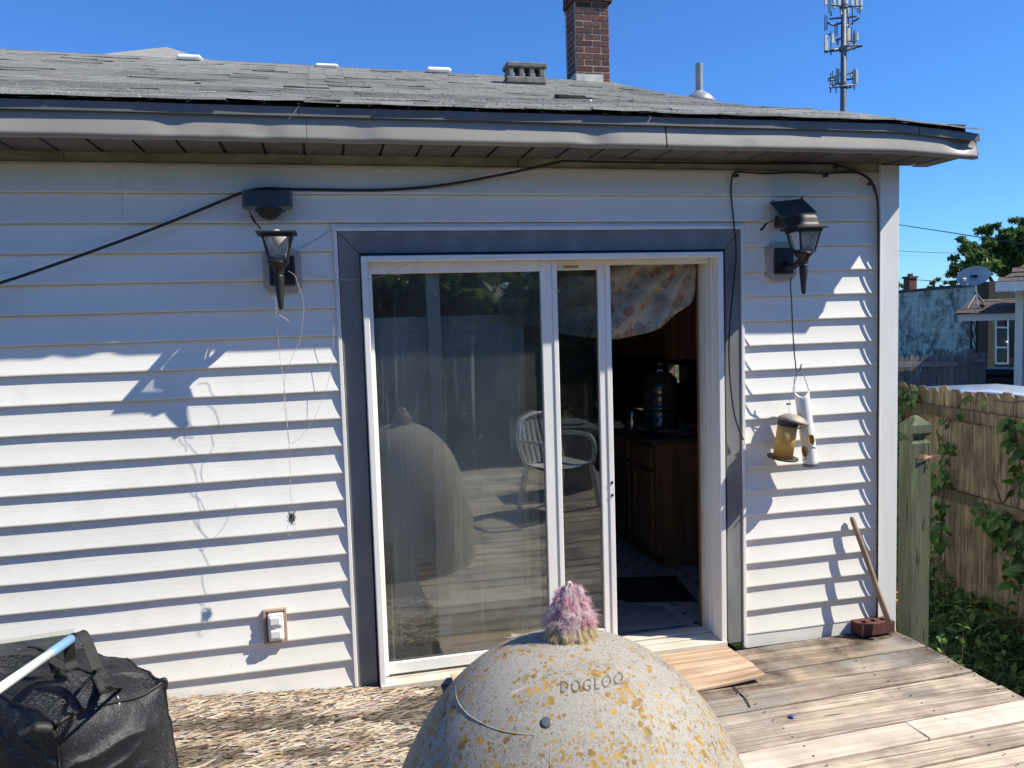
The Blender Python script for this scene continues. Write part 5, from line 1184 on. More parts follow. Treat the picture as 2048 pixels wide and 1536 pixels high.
fdv = V(-bn.x, -bn.y, 0); rgt = bd
Q0 = PR+rgt*.02; fr_dir = (AR.copy()); fr_dir.z = 0; fr_dir.normalize()
fnn = V(fr_dir.y, -fr_dir.x, 0)
Q1 = at(1978, 571, 24.8); Q1.z = 0; Q2 = at(2062, 566, 24.2); Q2.z = 0
ztb = at(1980, 563, 24.8).z
wallq(V(Q0.x,Q0.y,0), Q1, GZ, GZ, ztb, ztb, .3, fnn, 'brick_return', DKBRICK, bb)  # darker brick colour stands in for shade on this side
dl_, dr_ = at(1991, 700, 24.72), at(2016, 700, 24.5)
zd = at(2000, 637, 24.7).z
wallq(Q1, V(dl_.x,dl_.y,0), GZ, GZ, ztb, ztb, .3, fnn, 'brick_wall', OBRICK, bb)
wallq(V(dl_.x,dl_.y,0), Q2, zd, zd, ztb, ztb, .3, fnn, 'brick_wall', OBRICK, bb)
zsl = GZ+.05; dn = -fnn*.10
dw = wallq(V(dl_.x,dl_.y,0)+dn, V(dr_.x,dr_.y,0)+dn, zsl, zsl, at(2003,656,24.6).z, at(2003,656,24.6).z, .06, fnn, 'door', DKGREEN, bb)
hk_ = at(2013, 684, 24.4); MB().lathe([(.02,-.03),(.045,0),(.02,.03)], hk_, 10).build('handle', PVC, dw)
for py in (655, 695, 727): a, b_ = at(1992,py,24.5), at(2015,py,24.4); slab(a, b_, .025, .05, fnn, 'door_rail', PVC, dw)
for px in (1991.5, 2016): a = at(px, 728, 24.5); b_ = at(px, 640, 24.5); MB().tube([a, b_], .035, 4).build('door_frame', PVC, bb)
wallq(V(dl_.x,dl_.y,0)+dn*1.3, Q2+dn*1.3, zd-.6, zd-.6, zd, zd, .05, fnn, 'transom_window', DARKGL, bb)
a = at(2017,700,24.5); wallq(V(a.x,a.y,0)+dn*1.2, Q2+dn*1.2, GZ+.9, GZ+.9, zd-.02, zd-.02, .05, fnn, 'side_window', DARKGL, bb)
wallq(V(a.x,a.y,0)+dn*.5, Q2+dn*.5, GZ, GZ, GZ+.9, GZ+.9, .2, fnn, 'lower_wall', DKBRICK, bb)
# chimney behind the block building
D3 = 45; c0, c1 = at(1814, 600, D3), at(1831, 556, D3)
t = thing('brick_chimney', V((c0.x+c1.x)/2, c0.y, GZ), 'small red brick chimney rising behind the painted block building', 'chimney')
MB().box((c0.x,c0.y-.2,GZ), (c1.x-.06,c0.y+.3,c1.z)).build('stack', BRICK, t); MB().box((c0.x-.06,c0.y-.26,c1.z), (c1.x,c0.y+.36,c1.z+.10)).box((c0.x+.1,c0.y-.1,c1.z+.1), (c0.x+.3,c0.y+.1,c1.z+.25)).build('cap', DKBRICK, t)
# utility pole far off
D4 = 90; p = at(1868, 600, D4); q = at(1868, 560, D4); ca, cb_ = at(1859, 564, D4), at(1877, 562, D4)
t = thing('utility_pole', V(p.x,p.y,GZ), 'distant utility pole with a crossarm left of the satellite dish', 'utility pole')
MB().tube([V(p.x,p.y,GZ), q], .13, 8).build('pole', BARK, t); MB().tube([ca, cb_], .08, 6).build('crossarm', BARK, t)
for nm_, pts, lab in (('power_line', ((1700,431,30),(1790,448,27),(1920,468,22),(2060,491,18)), 'thin overhead wire slanting past the tree at the right'),
                      ('power_line', ((1700,494,60),(1790,501,60),(1870,505,60),(2000,506,60)), 'faint upper overhead wire over the block building'),
                      ('power_line', ((1700,546,90),(1868,562,90),(1960,556,80)), 'faint lowest wire reaching the utility pole')):
    D_ = pts[0][2]; tag(MB().tube(spline([at(*q) for q in pts], 8), .0006*D_*.75, 5).build(nm_, CABLE), lab, 'wire')

# neighbour house with porch and satellite dish
nb = thing('neighbour_house', V(at(2060,700,14.5).x, at(2060,700,14.5).y, GZ), 'neighbouring lavender grey sided house with a brown shingled porch roof', 'house')
W0 = at(2033, 700, 14.0); wx = V(fr_dir.x, fr_dir.y, 0); wd_ = V(AF.x, AF.y, 0).normalized()
q_ = ray(2036, 600); q_.z = 0; q_.normalize(); wd_ = (Matrix.Rotation(math.radians(-4), 3, 'Z') @ q_); wx = V(wd_.y, -wd_.x, 0)
zW = at(2040, 578, 14).z; k = 0; z = GZ
def obox(o, a0, a1, b0, b1, z0, z1, nm, mt, par):     # box along wx (a) and wd_ (b)
    vs = [V(o.x,o.y,0)+wx*a+wd_*b+V(0,0,z) for z in (z0,z1) for b in (b0,b1) for a in (a0,a1)]
    return MB().add(vs, [(0,2,3,1),(4,5,7,6),(0,1,5,4),(2,6,7,3),(0,4,6,2),(1,3,7,5)]).build(nm, mt, par)
obox(W0, .02, 4.3, .02, 2.9, GZ, zW, 'wall', SHADEV, nb)
while z < zW:
    vs = [V(W0.x,W0.y,0)+wx*a+wd_*b+V(0,0,q) for b, q in ((.018,min(z+.11,zW)),(.0,z)) for a in (.0,4.3)]; MB().add(vs+[p+wd_*.02 for p in vs], [(2,3,1,0),(4,5,7,6),(2,6,7,3)]).build('siding_board', SHADEV, nb); z += .105
obox(W0, -.03, .09, -.02, .08, GZ, zW, 'corner_board', WHITE, nb)
R0 = at(1999, 569, 13.6); R1 = at(2050, 521, 14.6)
zr0 = at(2003, 566, 13.6).z; sl2 = at(2048, 528, 14.5).z
O = V(R0.x, R0.y, 0)
def roofn(mb, rows, cols):
    for r in range(rows):
        f0, f1_ = r/rows, (r+1.15)/rows
        for c_ in range(cols): pass
rs = MB(); nr = 15; hgt = 1.15; dpt = 1.9
for r in range(nr):
    b0, b1 = -.40+dpt*r/nr, -.40+dpt*(r+1.2)/nr; z0, z1 = zr0+hgt*r/nr+.014, zr0+hgt*(r+1.2)/nr
    a = max(0, b0+.40)*.72+(.15 if r % 2 else 0); rs.add([O+wx*((b0+.40)*.72)+wd_*b0+V(0,0,z0), O+wx*(a+.0)+wd_*b0+V(0,0,z0), O+wx*(a+.02)+wd_*b1+V(0,0,z1), O+wx*((b1+.40)*.72)+wd_*b1+V(0,0,z1)], [(0,1,2,3)])
    while a < 4.5:
        l_ = RND.uniform(0,.008); vs = [O+wx*(a+.004)+wd_*b0+V(0,0,z0+l_), O+wx*(a+.29)+wd_*b0+V(0,0,z0+l_), O+wx*(a+.29)+wd_*b1+V(0,0,z1), O+wx*(a+.004)+wd_*b1+V(0,0,z1)]
        rs.add(vs+[p-V(0,0,.012) for p in vs[:2]], [(0,1,2,3),(0,4,5,1),(0,3,4)], None); a += .296
rs.build('roof_shingles', BROWNSH, nb, kind='stuff')
e4 = [O+wx*0+wd_*-.40+V(0,0,zr0), O+wx*4.6+wd_*-.40+V(0,0,zr0), O+wx*4.6+wd_*(dpt-.4)+V(0,0,zr0+hgt), O+wx*(dpt*.72)+wd_*(dpt-.4)+V(0,0,zr0+hgt), O+wx*0+wd_*3.0+V(0,0,zr0), O+wx*4.6+wd_*3.0+V(0,0,zr0)]
MB().add(e4, [(0,1,2,3),(0,3,4),(3,2,5,4),(0,4,5,1)]).build('roof', BROWNSH, nb)
obox(O, -.02, 4.6, -.46, -.405, zr0-.15, zr0+.005, 'fascia_board', WHITE, nb); obox(O, -.02, .03, -.40, 3.0, zr0-.15, zr0-.003, 'fascia_board', WHITE, nb)
# porch
G0 = at(1917, 633, 15.2); zp0, zp1 = at(1960, 641, 15.2).z, at(1960, 626, 15.2).z
o_ = V(G0.x, G0.y, 0)
obox(o_, 0, 1.14, 0, .04, zp0, zp1, 'porch_fascia', WHITE, nb); obox(o_, 0, .04, .04, 2.3, zp0, zp1, 'porch_fascia', WHITE, nb); obox(o_, .04, 1.14, .04, 2.3, zp0+.02, zp0+.05, 'porch_ceiling', WHITE, nb)
ps = MB(); zpr = at(2035, 597, 16.4).z; nr = 10
for r in range(nr):
    b0, b1 = -.08+2.4*r/nr, -.08+2.4*(r+1.2)/nr; h_ = (zpr-zp1+.0)
    a = -.06
    while a < 2.2:
        l_ = RND.uniform(0,.008); z0, z1 = zp1+.01+h_*r/nr+l_, zp1+h_*(r+1.2)/nr
        vs = [o_+wx*a+wd_*b0+V(0,0,z0), o_+wx*(a+.29)+wd_*b0+V(0,0,z0), o_+wx*(a+.29)+wd_*b1+V(0,0,z1), o_+wx*a+wd_*b1+V(0,0,z1)]
        ps.add(vs+[p-V(0,0,.012) for p in vs[:2]], [(0,1,2,3),(0,4,5,1),(0,3,4)]); a += .30
ps.build('porch_shingles', BROWNSH, nb, kind='stuff')
vs = [o_+wx*a+wd_*b+V(0,0,z) for a in (-.05,2.2) for b, z in ((-.08,zp1-.015),(-.08,zp1),(2.35,zpr-.02),(2.35,zp1-.015))]
MB().add(vs, [(0,1,2,3),(7,6,5,4),(0,4,5,1),(1,5,6,2),(0,3,7,4)]).build('porch_roof', BROWNSH, nb)
ic = MB()
for px in (1942.5, 1954): a = at(px, 641, 15.2); ic.tube([V(a.x,a.y,zp0), V(a.x,a.y,GZ)], .022, 6)
a = at(1948, 641, 15.2); b_ = at(1942.5, 641, 15.2); hw = (a-b_).length*.8; z = zp0-.02
while z > GZ+.25:
    ic.tube(spline([V(a.x,a.y,z)+wx*(-hw+.02), V(a.x,a.y,z-.09)+wx*hw*.3, V(a.x,a.y,z-.20)+wx*hw*.5, V(a.x,a.y,z-.30)-wx*hw*.3, V(a.x,a.y,z-.24)-wx*hw*.5, V(a.x,a.y,z-.16)-wx*hw*.1], 5), .010, 5); ic.tube(spline([V(a.x,a.y,z-.2)-wx*hw*.7, V(a.x,a.y,z-.45)+wx*hw*.7], 3), .010, 5); z -= .46
ic.build('iron_column', BLACK, nb)
# satellite dish on the porch roof
dc = at(1946, 552, 15.6); t = thing('satellite_dish', at(1952, 612, 15.6), 'pale oval satellite dish on a tripod above the porch roof', 'satellite dish')
fdir = (-wd_*.80-wx*.35+V(0,0,.38)).normalized(); rx = V(0,0,1).cross(fdir).normalized(); rz = fdir.cross(rx)
def dishf(u, v, off=0.0):
    r = u; a = 2*math.pi*v; return dc+rx*(.33*r*math.cos(a))+rz*(.215*r*math.sin(a))+fdir*(.07*r*r-.07+off)
dm_ = MB().grid(lambda u, v: dishf(max(.01,u), v), 8, 30).grid(lambda u, v: dishf(max(.01,u), 1-v, -.012), 8, 30); dm_.build('reflector', simple('dish_grey', (.48,.50,.52), (.38,.40,.42), .5, sc=9), t, smooth=True)
fe = dc+fdir*.26-rz*.20; MB().tube([dc-rz*.20, dc-rz*.24+fdir*.15, fe], .014, 6).bbox(fe-V(.05,.04,.03), fe+V(.05,.04,.04), .01).build('feed_arm', GALV, t)
MB().bbox(dc+rx*-.0-V(.04,.04,.03)+fdir*.0, dc+V(.04,.04,.03)-fdir*.03, .008).build('hub', BLACKP, t)
mp0 = dc-fdir*.06; kn = at(1950, 585, 15.6); bs = at(1966, 605, 15.7)
MB().tube([mp0, kn], .026, 8).tube([kn, bs], .022, 8).build('mast', GALV, t)
for px, py in ((1935,616),(1957,616)): MB().tube([kn.lerp(bs,.15), at(px,py,15.5)], .011, 6).build('strut', GALV, t)
q = at(1965, 611, 15.5); MB().lathe([(.01,-.045),(.04,-.03),(.052,0),(.04,.03),(.01,.045)], q, 12).build('ballast', DKBRICK, t, smooth=True)

# cars beyond the brown fence
def car(o, dx, dy, paint, label, sc=1.0):
    t = thing('parked_car', V(o.x,o.y,GZ), label, 'car', 'cars parked beyond the brown fence'); M_ = lambda a, b, z: V(o.x,o.y,GZ)+dx*a*sc+dy*b*sc+V(0,0,z*sc)
    def loft(st):
        mb = MB(); n = 12; vs = []
        for a, b0, z0, z1 in st:
            for k in range(n):
                an = 2*math.pi*k/n; c, s_ = math.cos(an), math.sin(an); c = math.copysign(abs(c)**.55, c); s_ = math.copysign(abs(s_)**.55, s_); vs.append(M_(a, c*b0, (z0+z1)/2+s_*(z1-z0)/2))
        return mb.add(vs, [(i*n+k, i*n+(k+1)%n, (i+1)*n+(k+1)%n, (i+1)*n+k) for i in range(len(st)-1) for k in range(n)]+[tuple(range(n))[::-1], tuple((len(st)-1)*n+k for k in range(n))])
    loft([(-2.2,.70,.35,.75),(-2.0,.84,.25,.92),(-1.1,.88,.22,.98),(.9,.88,.22,.98),(1.9,.84,.25,.90),(2.2,.72,.33,.70)]).build('body', paint, t, smooth=True)
    loft([(-1.75,.70,.9,1.0),(-1.05,.66,.9,1.38),(-.2,.64,.9,1.43),(.45,.66,.9,1.38),(1.15,.72,.9,.98)]).build('greenhouse', CARD, t, smooth=True)
    loft([(-1.10,.60,1.35,1.40),(-.2,.62,1.39,1.46),(.50,.60,1.35,1.40)]).build('roof', paint, t, smooth=True)
    for a in (-1.35, 1.4):
        for b in (-.86, .70):
            mb = MB(); n = 20; vs = []
            for bb_ in (b, b+.17):
                for k in range(n): vs.append(M_(a+.32*math.cos(2*math.pi*k/n), bb_, .32+.32*math.sin(2*math.pi*k/n)))
            mb.add(vs, [(k,(k+1)%n,(k+1)%n+n,k+n) for k in range(n)]+[tuple(range(n))[::-1], tuple(range(n,2*n))]).build('wheel', TYRE, t)
q = at(2020, 785, 10.6); car(q, wx, wd_, CARP, 'pale blue car whose roof shows just over the brown fence tops', 1.0)
q = at(2004, 768, 15.6); car(q, wd_, wx, simple('black_car_paint', (.012,.013,.015), None, .3, spec=.6), 'black car in shade beyond the grey fence end', .92)

# ------------------------------------------------------------------ cell tower
DT = 70.0; t = thing('cell_tower', V(at(1686,230,DT).x, at(1686,230,DT).y, GZ), 'grey steel monopole cell tower with three tiers of white panel antennas', 'tower')
pb_, ptp = at(1686, 230, DT), at(1688, -60, DT); pxm = DT/FPX
MB().tube([V(pb_.x,pb_.y,GZ), pb_, ptp], [.30,.25,.20], 14).build('pole', STEEL, t, smooth=True)
MB().tube([pb_+AR*.24+V(0,0,-3), at(1693.5,20,DT)], .035, 6).build('cable_run', GALV, t)
def antenna(px, py0, py1, wpx, dep=0.0, dk=False):
    a = at(px, py0, DT+dep); b = at(px, py1, DT+dep); h = wpx*pxm/2
    MB().bbox((a.x-h, a.y-.08, b.z), (a.x+h, a.y+.08, a.z), .03).build('antenna_panel', ANTP, t)
for px, y0, y1, w_ in ((1651,-20,10,6),(1659,-18,24,6),(1668,-22,16,6),(1678,-20,11,7),(1693,-20,8,6),(1704,-20,11,6.5),(1713,-18,16,6),(1722,-20,19,6),(1662,24,32,4),(1696,16,28,4),(1682,18,30,4),
                       (1652,70,101,8),(1665,68,87,6.5),(1697,57,87,8),(1691,58,80,5),(1714,66,82,5),(1675,78,90,5),
                       (1675,137,166,7),(1713,139,168,5),(1682,144,152,5),(1703,148,153,8),(1671,150,167,4)):
    antenna(px, y0, y1, w_, RND.uniform(-.8,.8))
tiers = [MB(), MB(), MB()]
def tier(y): return tiers[0 if y < 50 else 1 if y < 125 else 2]
for pts in (((1649,104),(1688,100),(1724,90)),((1650,102),(1668,100),(1688,96)),((1652,8),(1690,14),(1724,12)),((1659,38),(1680,36),(1713,33)),((1655,46),(1668,51),(1682,46)),((1692,53),(1705,44),(1720,35)),((1660,176),(1688,172),(1708,170)),((1659,175),(1672,168),(1686,166)),((1655,158),(1672,153)),((1656,161),(1670,160)),((1690,148),(1705,146)),((1690,160),(1710,157)),((1690,177),(1711,172)),((1690,92),(1724,91)),((1651,70),(1663,69)),((1692,82),(1712,83)),((1672,80),(1686,75))):
    tier(pts[0][1]).tube([at(x, y, DT+RND.uniform(-.4,.4)) for x, y in pts], .085, 5)
for x, y0, y1 in ((1650,30,62),(1654,32,60),(1662,62,110),(1670,52,76),(1674,44,72),(1705,12,50),(1697,36,56),(1703,55,85),(1707,66,90),(1709,60,100),(1661,146,186),(1665,142,172),(1709,138,180),(1706,142,172),(1720,12,28),(1716,16,26),(1672,176,186)):
    tier(y0).tube([at(x, y0, DT), at(x, y1, DT)], .055, 5)
for y0 in (98, 170, 12): c = at(1687, y0, DT); tier(y0).lathe([(.34,-.2),(.34,.2)], c, 12)
for pts in (((1649,104),(1676,98),(1690,101)),((1688,103),(1706,96),(1724,91))): tiers[1].tube([at(x, y, DT) for x, y in pts], .12, 6)
for q in tiers: q.build('platform_frame', STEEL, t, kind='stuff')

# ------------------------------------------------------------------ things on the roof
def on_roof(px, py):
    lo, hi = 2.2, 10.5
    d = ray(px, py); k = 2.0; prev = None
    while k < 11:
        p = CAM+d*k
        if p.y > -.36 and p.y < YR and p.z < zroof(p.x, p.y): return p
        k += .01
    return None
c = uy(1049, 165, 3.75); c.z = zroof(c.x, c.y)+.005; sc_ = 1.0
a, b_ = uy(1009,128,3.75), uy(1090,166,3.75); bw = b_.x-a.x; bh_ = a.z-c.z
cm = MB(); 
zz = c.z
def rough(p): return p+V(.004*noise.noise(p*30), .004*noise.noise(p*30+V(7,0,0)), .004*noise.noise(p*30+V(0,7,0)))
cm.bbox((a.x,3.66,zz+bh_*.74), (b_.x,3.86,zz+bh_), .010).bbox((a.x-.004,3.66,zz-.02), (b_.x-.006,3.86,zz+bh_*.24), .008)
ww_ = bw*.135
for k in range(4):
    x = a.x+.018+(bw-.036-ww_)*k/3; cm.bbox((x,3.672,zz+bh_*.22), (x+ww_,3.85,zz+bh_*.76), .010)
cm.bbox((b_.x-.02,3.68,zz+bh_*.72), (b_.x+.006,3.8,zz+bh_*.9), .006)
cm.v = [rough(p) for p in cm.v]; tag(cm.build('concrete_block', CONC), 'grey three core concrete block lying on the shingle roof left of the chimney', 'block')
for i, (x0, x1, y0, y1, lab) in enumerate(((355,405,112,124,'leftmost low white roof vent on the ridge in front of the hip peak'),(630,677,130,140,'middle low white roof vent on the ridge'),(852,901,137,149,'low white roof vent on the ridge nearest the concrete block'))):
    a, b_ = uy(x0, y0, YR-.1), uy(x1, y1, YR-.1)
    t = thing('roof_vent', V((a.x+b_.x)/2, YR-.0, b_.z-.05), lab, 'vent', 'low white vents along the roof ridge')
    MB().bbox((a.x,YR-.18,b_.z-.0), (b_.x,YR+.10,a.z), .018).build('hood', WHITE, t); MB().box((a.x+.03,YR-.15,b_.z-.15), (b_.x-.03,YR+.07,b_.z)).build('throat', GALV, t)
p = on_roof(1160, 200) or uy(1160,200,.6)
t = thing('roof_bracket', p, 'broken black plastic bracket lying near the roof edge below the chimney', 'bracket')
L_ = uy(1113,200,p.y); R2 = uy(1205,203,p.y); ln_ = R2.x-L_.x
zs = lambda X, y: zroof(X, y)+.008
def rbox(f0, f1, y0, y1, h0, h1, nm, mt=ROOFBLK):
    x0, x1 = L_.x+ln_*f0, L_.x+ln_*f1; vs = [V(x, p.y+y, zs(x, p.y+y)+h) for h in (h0,h1) for y in (y0,y1) for x in (x0,x1)]
    MB().add(vs, [(0,2,3,1),(4,5,7,6),(0,1,5,4),(2,6,7,3),(0,4,6,2),(1,3,7,5)]).build(nm, mt, t)
rbox(0,.27,-.06,.05,0,.026,'end_cap'); rbox(.272,.75,-.04,.02,0,.014,'channel'); rbox(.32,.66,.021,.06,0,.022,'strip'); rbox(.752,1.0,-.05,.01,0,.007,'torn_end')
q = on_roof(1181, 206) or p; tag(MB().lathe([(.002,0),(.012,.004),(.010,.014),(.002,.018)], q+V(0,0,.004), 8).build('white_pebble', RUBBLE), 'tiny white pebble on the shingles beside the black bracket', 'pebble')
q = on_roof(396, 169) or p; tag(MB().bbox(q-V(.02,.01,0), q+V(.02,.01,.010), .002).build('roof_debris', BLACKP), 'small dark scrap on the shingles near the left of the roof', 'debris')

# ------------------------------------------------------------------ vegetation
tr_c = lambda px, py, D: at(px, py, D)
cs = []
for px, py, r in ((2010,520,1.25),(1960,520,1.0),(1925,545,.75),(2040,470,1.0),(1985,475,.8),(1945,495,.65),(2060,500,1.2),(1915,560,.55),(2075,450,.9)):
    cs.append((at(px, py, 34+RND.uniform(-.8,.8)), (r,r,r*.8)))
b0 = at(2020, 700, 34); tree('walnut_tree', V(b0.x,b0.y,GZ), 8, cs, 'bushy green tree standing behind the satellite dish and neighbour house', 17000, .12, .2, tones=[(.07,.135,.030),(.095,.165,.040),(.12,.19,.05),(.15,.22,.065),(.05,.10,.025)], droop=.9)
for px, py, D_, r, lab in ((1788,572,60,.65,'small distant tree left of the brick chimney'),(1805,576,62,.45,'tiny distant bush at the foot of the brick chimney'),(1880,570,60,.75,'distant green tree behind the utility pole'),(1858,576,60,.5,'low distant shrub left of the utility pole')):
    c = at(px, py, D_); tree('distant_tree', V(c.x,c.y,GZ), 5, [(c,(r,r,r*.8)), (c+V(.5*r,0,-.3*r),(r*.8,r*.8,r*.6)), (c+V(-.6*r,0,-.5*r),(r*.7,r*.7,r*.6))], lab, 700, .12, .1, 'distant trees over the block building')
# vine leaves
def leaf_mesh(nm, L, W, fold, curl):
    mb = MB(); rows = [(0,.06),(.18,.62),(.4,1.0),(.65,.78),(.86,.36),(1.0,.0)]; vs = []
    for t_, w_ in rows: z = -curl*t_*t_*L; vs += [V(-W*w_/2, L*t_, z+fold*W*w_), V(0, L*t_, z), V(W*w_/2, L*t_, z+fold*W*w_)]
    fs = []
    for i in range(len(rows)-1): b = i*3; fs += [(b,b+1,b+4,b+3),(b+1,b+2,b+5,b+4)]
    me = bpy.data.meshes.new(nm); me.from_pydata(vs, [], fs); me.materials.append(VINE); me.polygons.foreach_set('use_smooth', [True]*len(me.polygons)); return me
LM = [leaf_mesh('leaf', .085, .055, .18, .25), leaf_mesh('leaf', .11, .062, .12, .4), leaf_mesh('leaf', .07, .050, .25, .15)]
def add_leaf(par, p, sc=1.0, face=None):
    o = bpy.data.objects.new('leaf', RND.choice(LM)); COL.objects.link(o); o.parent = par; o.location = p-root_loc(par); f = face or V(-.6,-.7,.5)
    n = (f+V(RND.gauss(0,.45), RND.gauss(0,.45), RND.gauss(0,.4))).normalized(); yv_ = V(RND.gauss(0,.6), RND.gauss(0,.6), RND.gauss(-.7,.5)); yv_ = (yv_-n*yv_.dot(n)).normalized(); xv = yv_.cross(n)
    o.rotation_mode = 'QUATERNION'; o.rotation_quaternion = Matrix((xv, yv_, n)).transposed().to_quaternion(); s = sc*RND.uniform(.65,1.25); o.scale = (s,s,s)
def fence_pt(px, py, off=.06):     # point just in front of the brown fence
    d = ray(px, py); n = fn; k = (FA+n*off-CAM).dot(n)/d.dot(n); return CAM+d*k
def vine(name, label, spots, stems, sc=1.0, face=None):
    c0 = fence_pt(*spots[0][:2]) if not isinstance(spots[0][0], Vector) else spots[0][0]
    t = thing(name, V(c0.x,c0.y,GZ), label, 'vine', 'leafy vines climbing the brown fence')
    sm = MB()
    for s_ in stems: sm.tube(spline([fence_pt(x, y, .03) for x, y in s_], 5), .0045, 5)
    for px, py, rx_, ry_, n in spots:
        for q in range(3): a_ = RND.uniform(0,6.28); sm.tube(spline([fence_pt(px, py+ry_*.9, .04), fence_pt(px+rx_*.4*math.cos(a_), py, .08), fence_pt(px+rx_*math.cos(a_), py-ry_*.8*abs(math.sin(a_)), .10)], 4), .0022, 4)
    sm.build('stem', BARK, t)
    for px, py, rx_, ry_, n in spots:
        for _ in range(n):
            a = RND.uniform(0,6.283); r = math.sqrt(RND.random()); add_leaf(t, fence_pt(px+rx_*r*math.cos(a), py+ry_*r*math.sin(a), RND.uniform(.04,.16)), sc, face)
vine('creeper_vine', 'leafy vine climbing the brown fence left of the corner post', [(1800,800,20,30,30),(1806,870,22,40,34),(1806,960,18,50,30),(1800,1060,16,60,24),(1826,790,12,14,9),(1885,905,16,40,14),(1880,980,18,50,26),(1872,1060,20,50,26)], [((1796,1150),(1800,1000),(1806,880),(1798,790)),((1880,1120),(1884,1000),(1880,900),(1872,860)),((1800,790),(1822,783),(1850,812))])
vine('creeper_vine', 'leafy vine hanging over the brown fence at the right picture edge', [(2018,845,18,16,10),(2035,880,22,34,24),(2040,960,16,40,18),(2020,1060,34,40,46),(1990,1045,26,26,26),(2030,1130,30,50,40),(1960,1010,14,10,6)], [((2040,1180),(2030,1060),(2040,950),(2025,850)),((2030,1060),(1990,1040),(1960,1010))])
vine('creeper_vine', 'fine bare twigs and sparse leaves straggling across the upper fence rail', [(1905,835,20,14,5),(1950,800,30,10,4)], [((1895,850),(1905,830),(1925,800),(1940,790)),((1880,850),(1910,830),(1930,845),(1960,850)),((1990,800),(2020,805),(2060,800)),((1985,960),(2000,1000),(2010,1040)),((1960,1030),(2000,1010),(2040,960))], .8)
# weeds and grass
TW = [(.055,.115,.03),(.075,.145,.035),(.10,.175,.045),(.13,.20,.055),(.06,.12,.045)]
wd2 = MB()
for i in range(15000):
    u = RND.random(); X = 2.95+RND.random()*2.6; y = RND.uniform(-3.0, 5.5); fxx = FA.x+(y-FA.y)/fdn.y*fdn.x; 
    if X > fxx-.05: X = fxx-.05-RND.random()**2*1.2
    near_f = max(0, 1-(fxx-X)/1.1); hgt_ = (.12+.60*near_f*abs(noise.noise(V(X*1.1,y*1.1,3)))*1.6+.12*noise.noise(V(X*3,y*3,1)))
    if hgt_ < .05: continue
    p = V(X, y, GZ+RND.random()**.6*hgt_); L = RND.uniform(.03,.095); a = V(RND.gauss(0,1), RND.gauss(0,1), RND.gauss(.1,.5)).normalized(); b = a.cross(V(RND.gauss(0,.4),RND.gauss(0,.4),1)).normalized(); tn = RND.choice(TW)
    wd2.add([p-a*L*.5, p+b*L*.28, p+a*L*.6+V(0,0,-L*.15), p-b*L*.28], [(0,1,2,3)], tn)
wd2.build('weeds', WEED, kind='stuff')
bpy.data.objects['weeds']['label'] = 'tangle of low weeds between the deck and the brown fence'
gr = MB()
for i in range(26000):
    X = RND.uniform(2.8, 5.6); y = RND.uniform(-3.2, 6.0); h = RND.uniform(.07,.22)*(1+.8*noise.noise(V(X*1.5,y*1.5,7))); a = RND.uniform(0,6.283); ln2 = RND.uniform(.2,.9)*h; w_ = RND.uniform(.002,.0045)
    d = V(math.cos(a), math.sin(a), 0); s_ = V(-d.y, d.x, 0)*w_; p = V(X,y,GZ); tn = RND.choice([(.045,.09,.022),(.065,.12,.03),(.09,.15,.042),(.11,.155,.06)])
    gr.add([p-s_, p+s_, p+d*ln2*.35+V(0,0,h*.6)+s_*.7, p+d*ln2*.35+V(0,0,h*.6)-s_*.7, p+d*ln2+V(0,0,h)], [(0,1,2,3),(3,2,4)], tn)
gr.build('grass', WEED, kind='stuff')
g2 = MB()
for i in range(9000):      # lawn by the brick building and between the fences
    pxx = RND.uniform(1955,2045); D_ = RND.uniform(17,24); p = at(pxx, 740, D_); p.z = GZ; h = RND.uniform(.08,.22); a = RND.uniform(0,6.283); d = V(math.cos(a), math.sin(a), 0); s_ = V(-d.y,d.x,0)*.012
    g2.add([p-s_, p+s_, p+d*h*.5+V(0,0,h)], [(0,1,2)], RND.choice([(.10,.14,.03),(.14,.16,.04),(.19,.18,.06),(.07,.11,.025)]))
g2.build('far_lawn', WEED, kind='stuff')
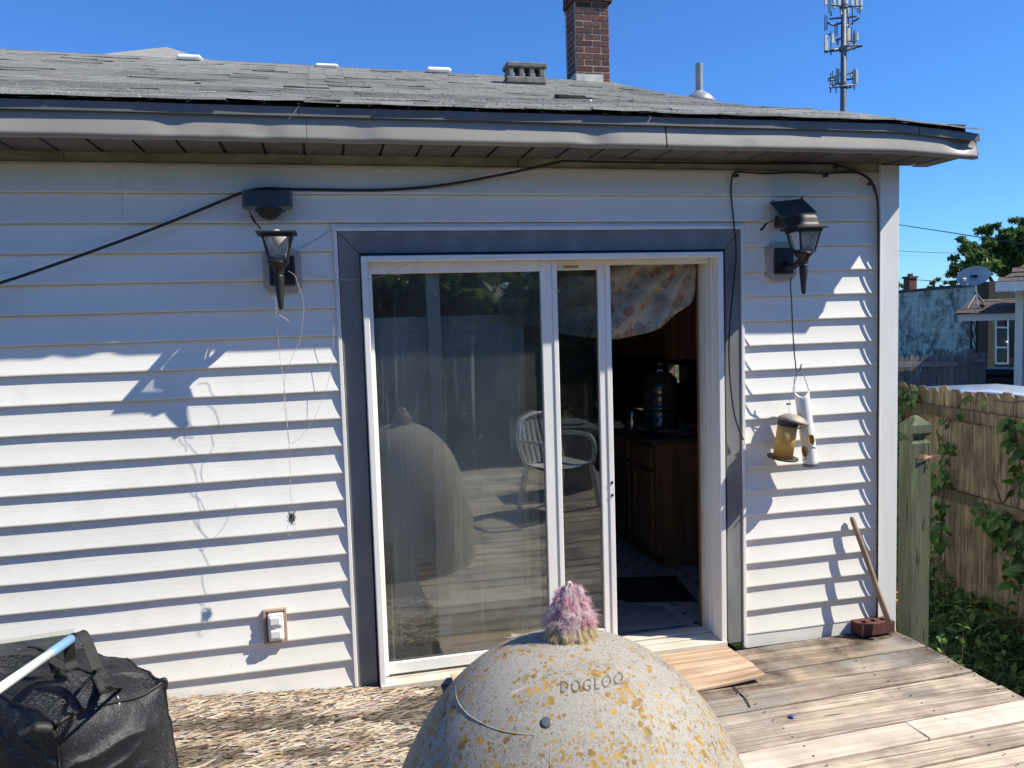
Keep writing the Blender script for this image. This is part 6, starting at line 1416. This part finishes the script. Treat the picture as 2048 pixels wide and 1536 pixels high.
# sunlit leafy plants at the house corner and post
def plant(name, base, h, n, label, tones, flower=None, sp=.10):
    t = thing(name, base, label, 'plant'); sm = MB(); lf = MB()
    for k in range(n):
        a = RND.uniform(0,6.283); tp_ = base+V(math.cos(a)*sp*RND.random(), math.sin(a)*sp*RND.random(), h*RND.uniform(.6,1)); P = spline([base+V(math.cos(a)*.01,math.sin(a)*.01,0), base.lerp(tp_,.5)+V(.01,0,0), tp_], 4); sm.tube(P, .003, 5)
        for p in P[2:]:
            for _ in range(3):
                d = V(RND.gauss(0,1),RND.gauss(0,1),RND.gauss(.2,.4)).normalized(); L = RND.uniform(.025,.055); b = d.cross(V(0,0,1)); b = b.normalized() if b.length > .01 else V(1,0,0)
                lf.add([p, p+d*L*.5+b*L*.26, p+d*L+V(0,0,-L*.2), p+d*L*.5-b*L*.26], [(0,1,2,3)], RND.choice(tones))
    sm.build('stem', BARK, t); lf.build('foliage', WEED, t, kind='stuff')
    if flower: 
        for m_, p in flower:
            f = MB()
            for k in range(6): a = k*1.047; f.add([p, p+V(math.cos(a-.4)*.016,math.sin(a-.4)*.010,.010), p+V(math.cos(a)*.024,math.sin(a)*.012,.002), p+V(math.cos(a+.4)*.016,math.sin(a+.4)*.010,.010)], [(0,1,2,3)])
            f.build('flower', m_, t)
TB = [(.10,.19,.03),(.14,.23,.045),(.075,.155,.025),(.17,.24,.06)]
plant('leafy_weed', V(3.02,-.22,GZ), .86, 9, 'bright sunlit weed growing beside the foot of the corner post', TB)
q = ux(1794, 1215, 3.05); plant('flowering_plant', V(3.05, q.y, GZ), 1.15, 10, 'sunlit flowering plant between the house corner and the deck post', TB, [(ORANGEP, ux(1789,1210,3.0)), (ORANGEP, ux(1794,1203,3.0)), (PURPLE, ux(1788,1099,3.02)), (ORANGEP, ux(1797,1187,3.0))], .14)
q = ux(1794, 1000, 3.4); plant('tall_weed', V(3.4, q.y+.2, GZ), 1.75, 7, 'tall leafy weed behind the house corner trim', TG, None, .16)
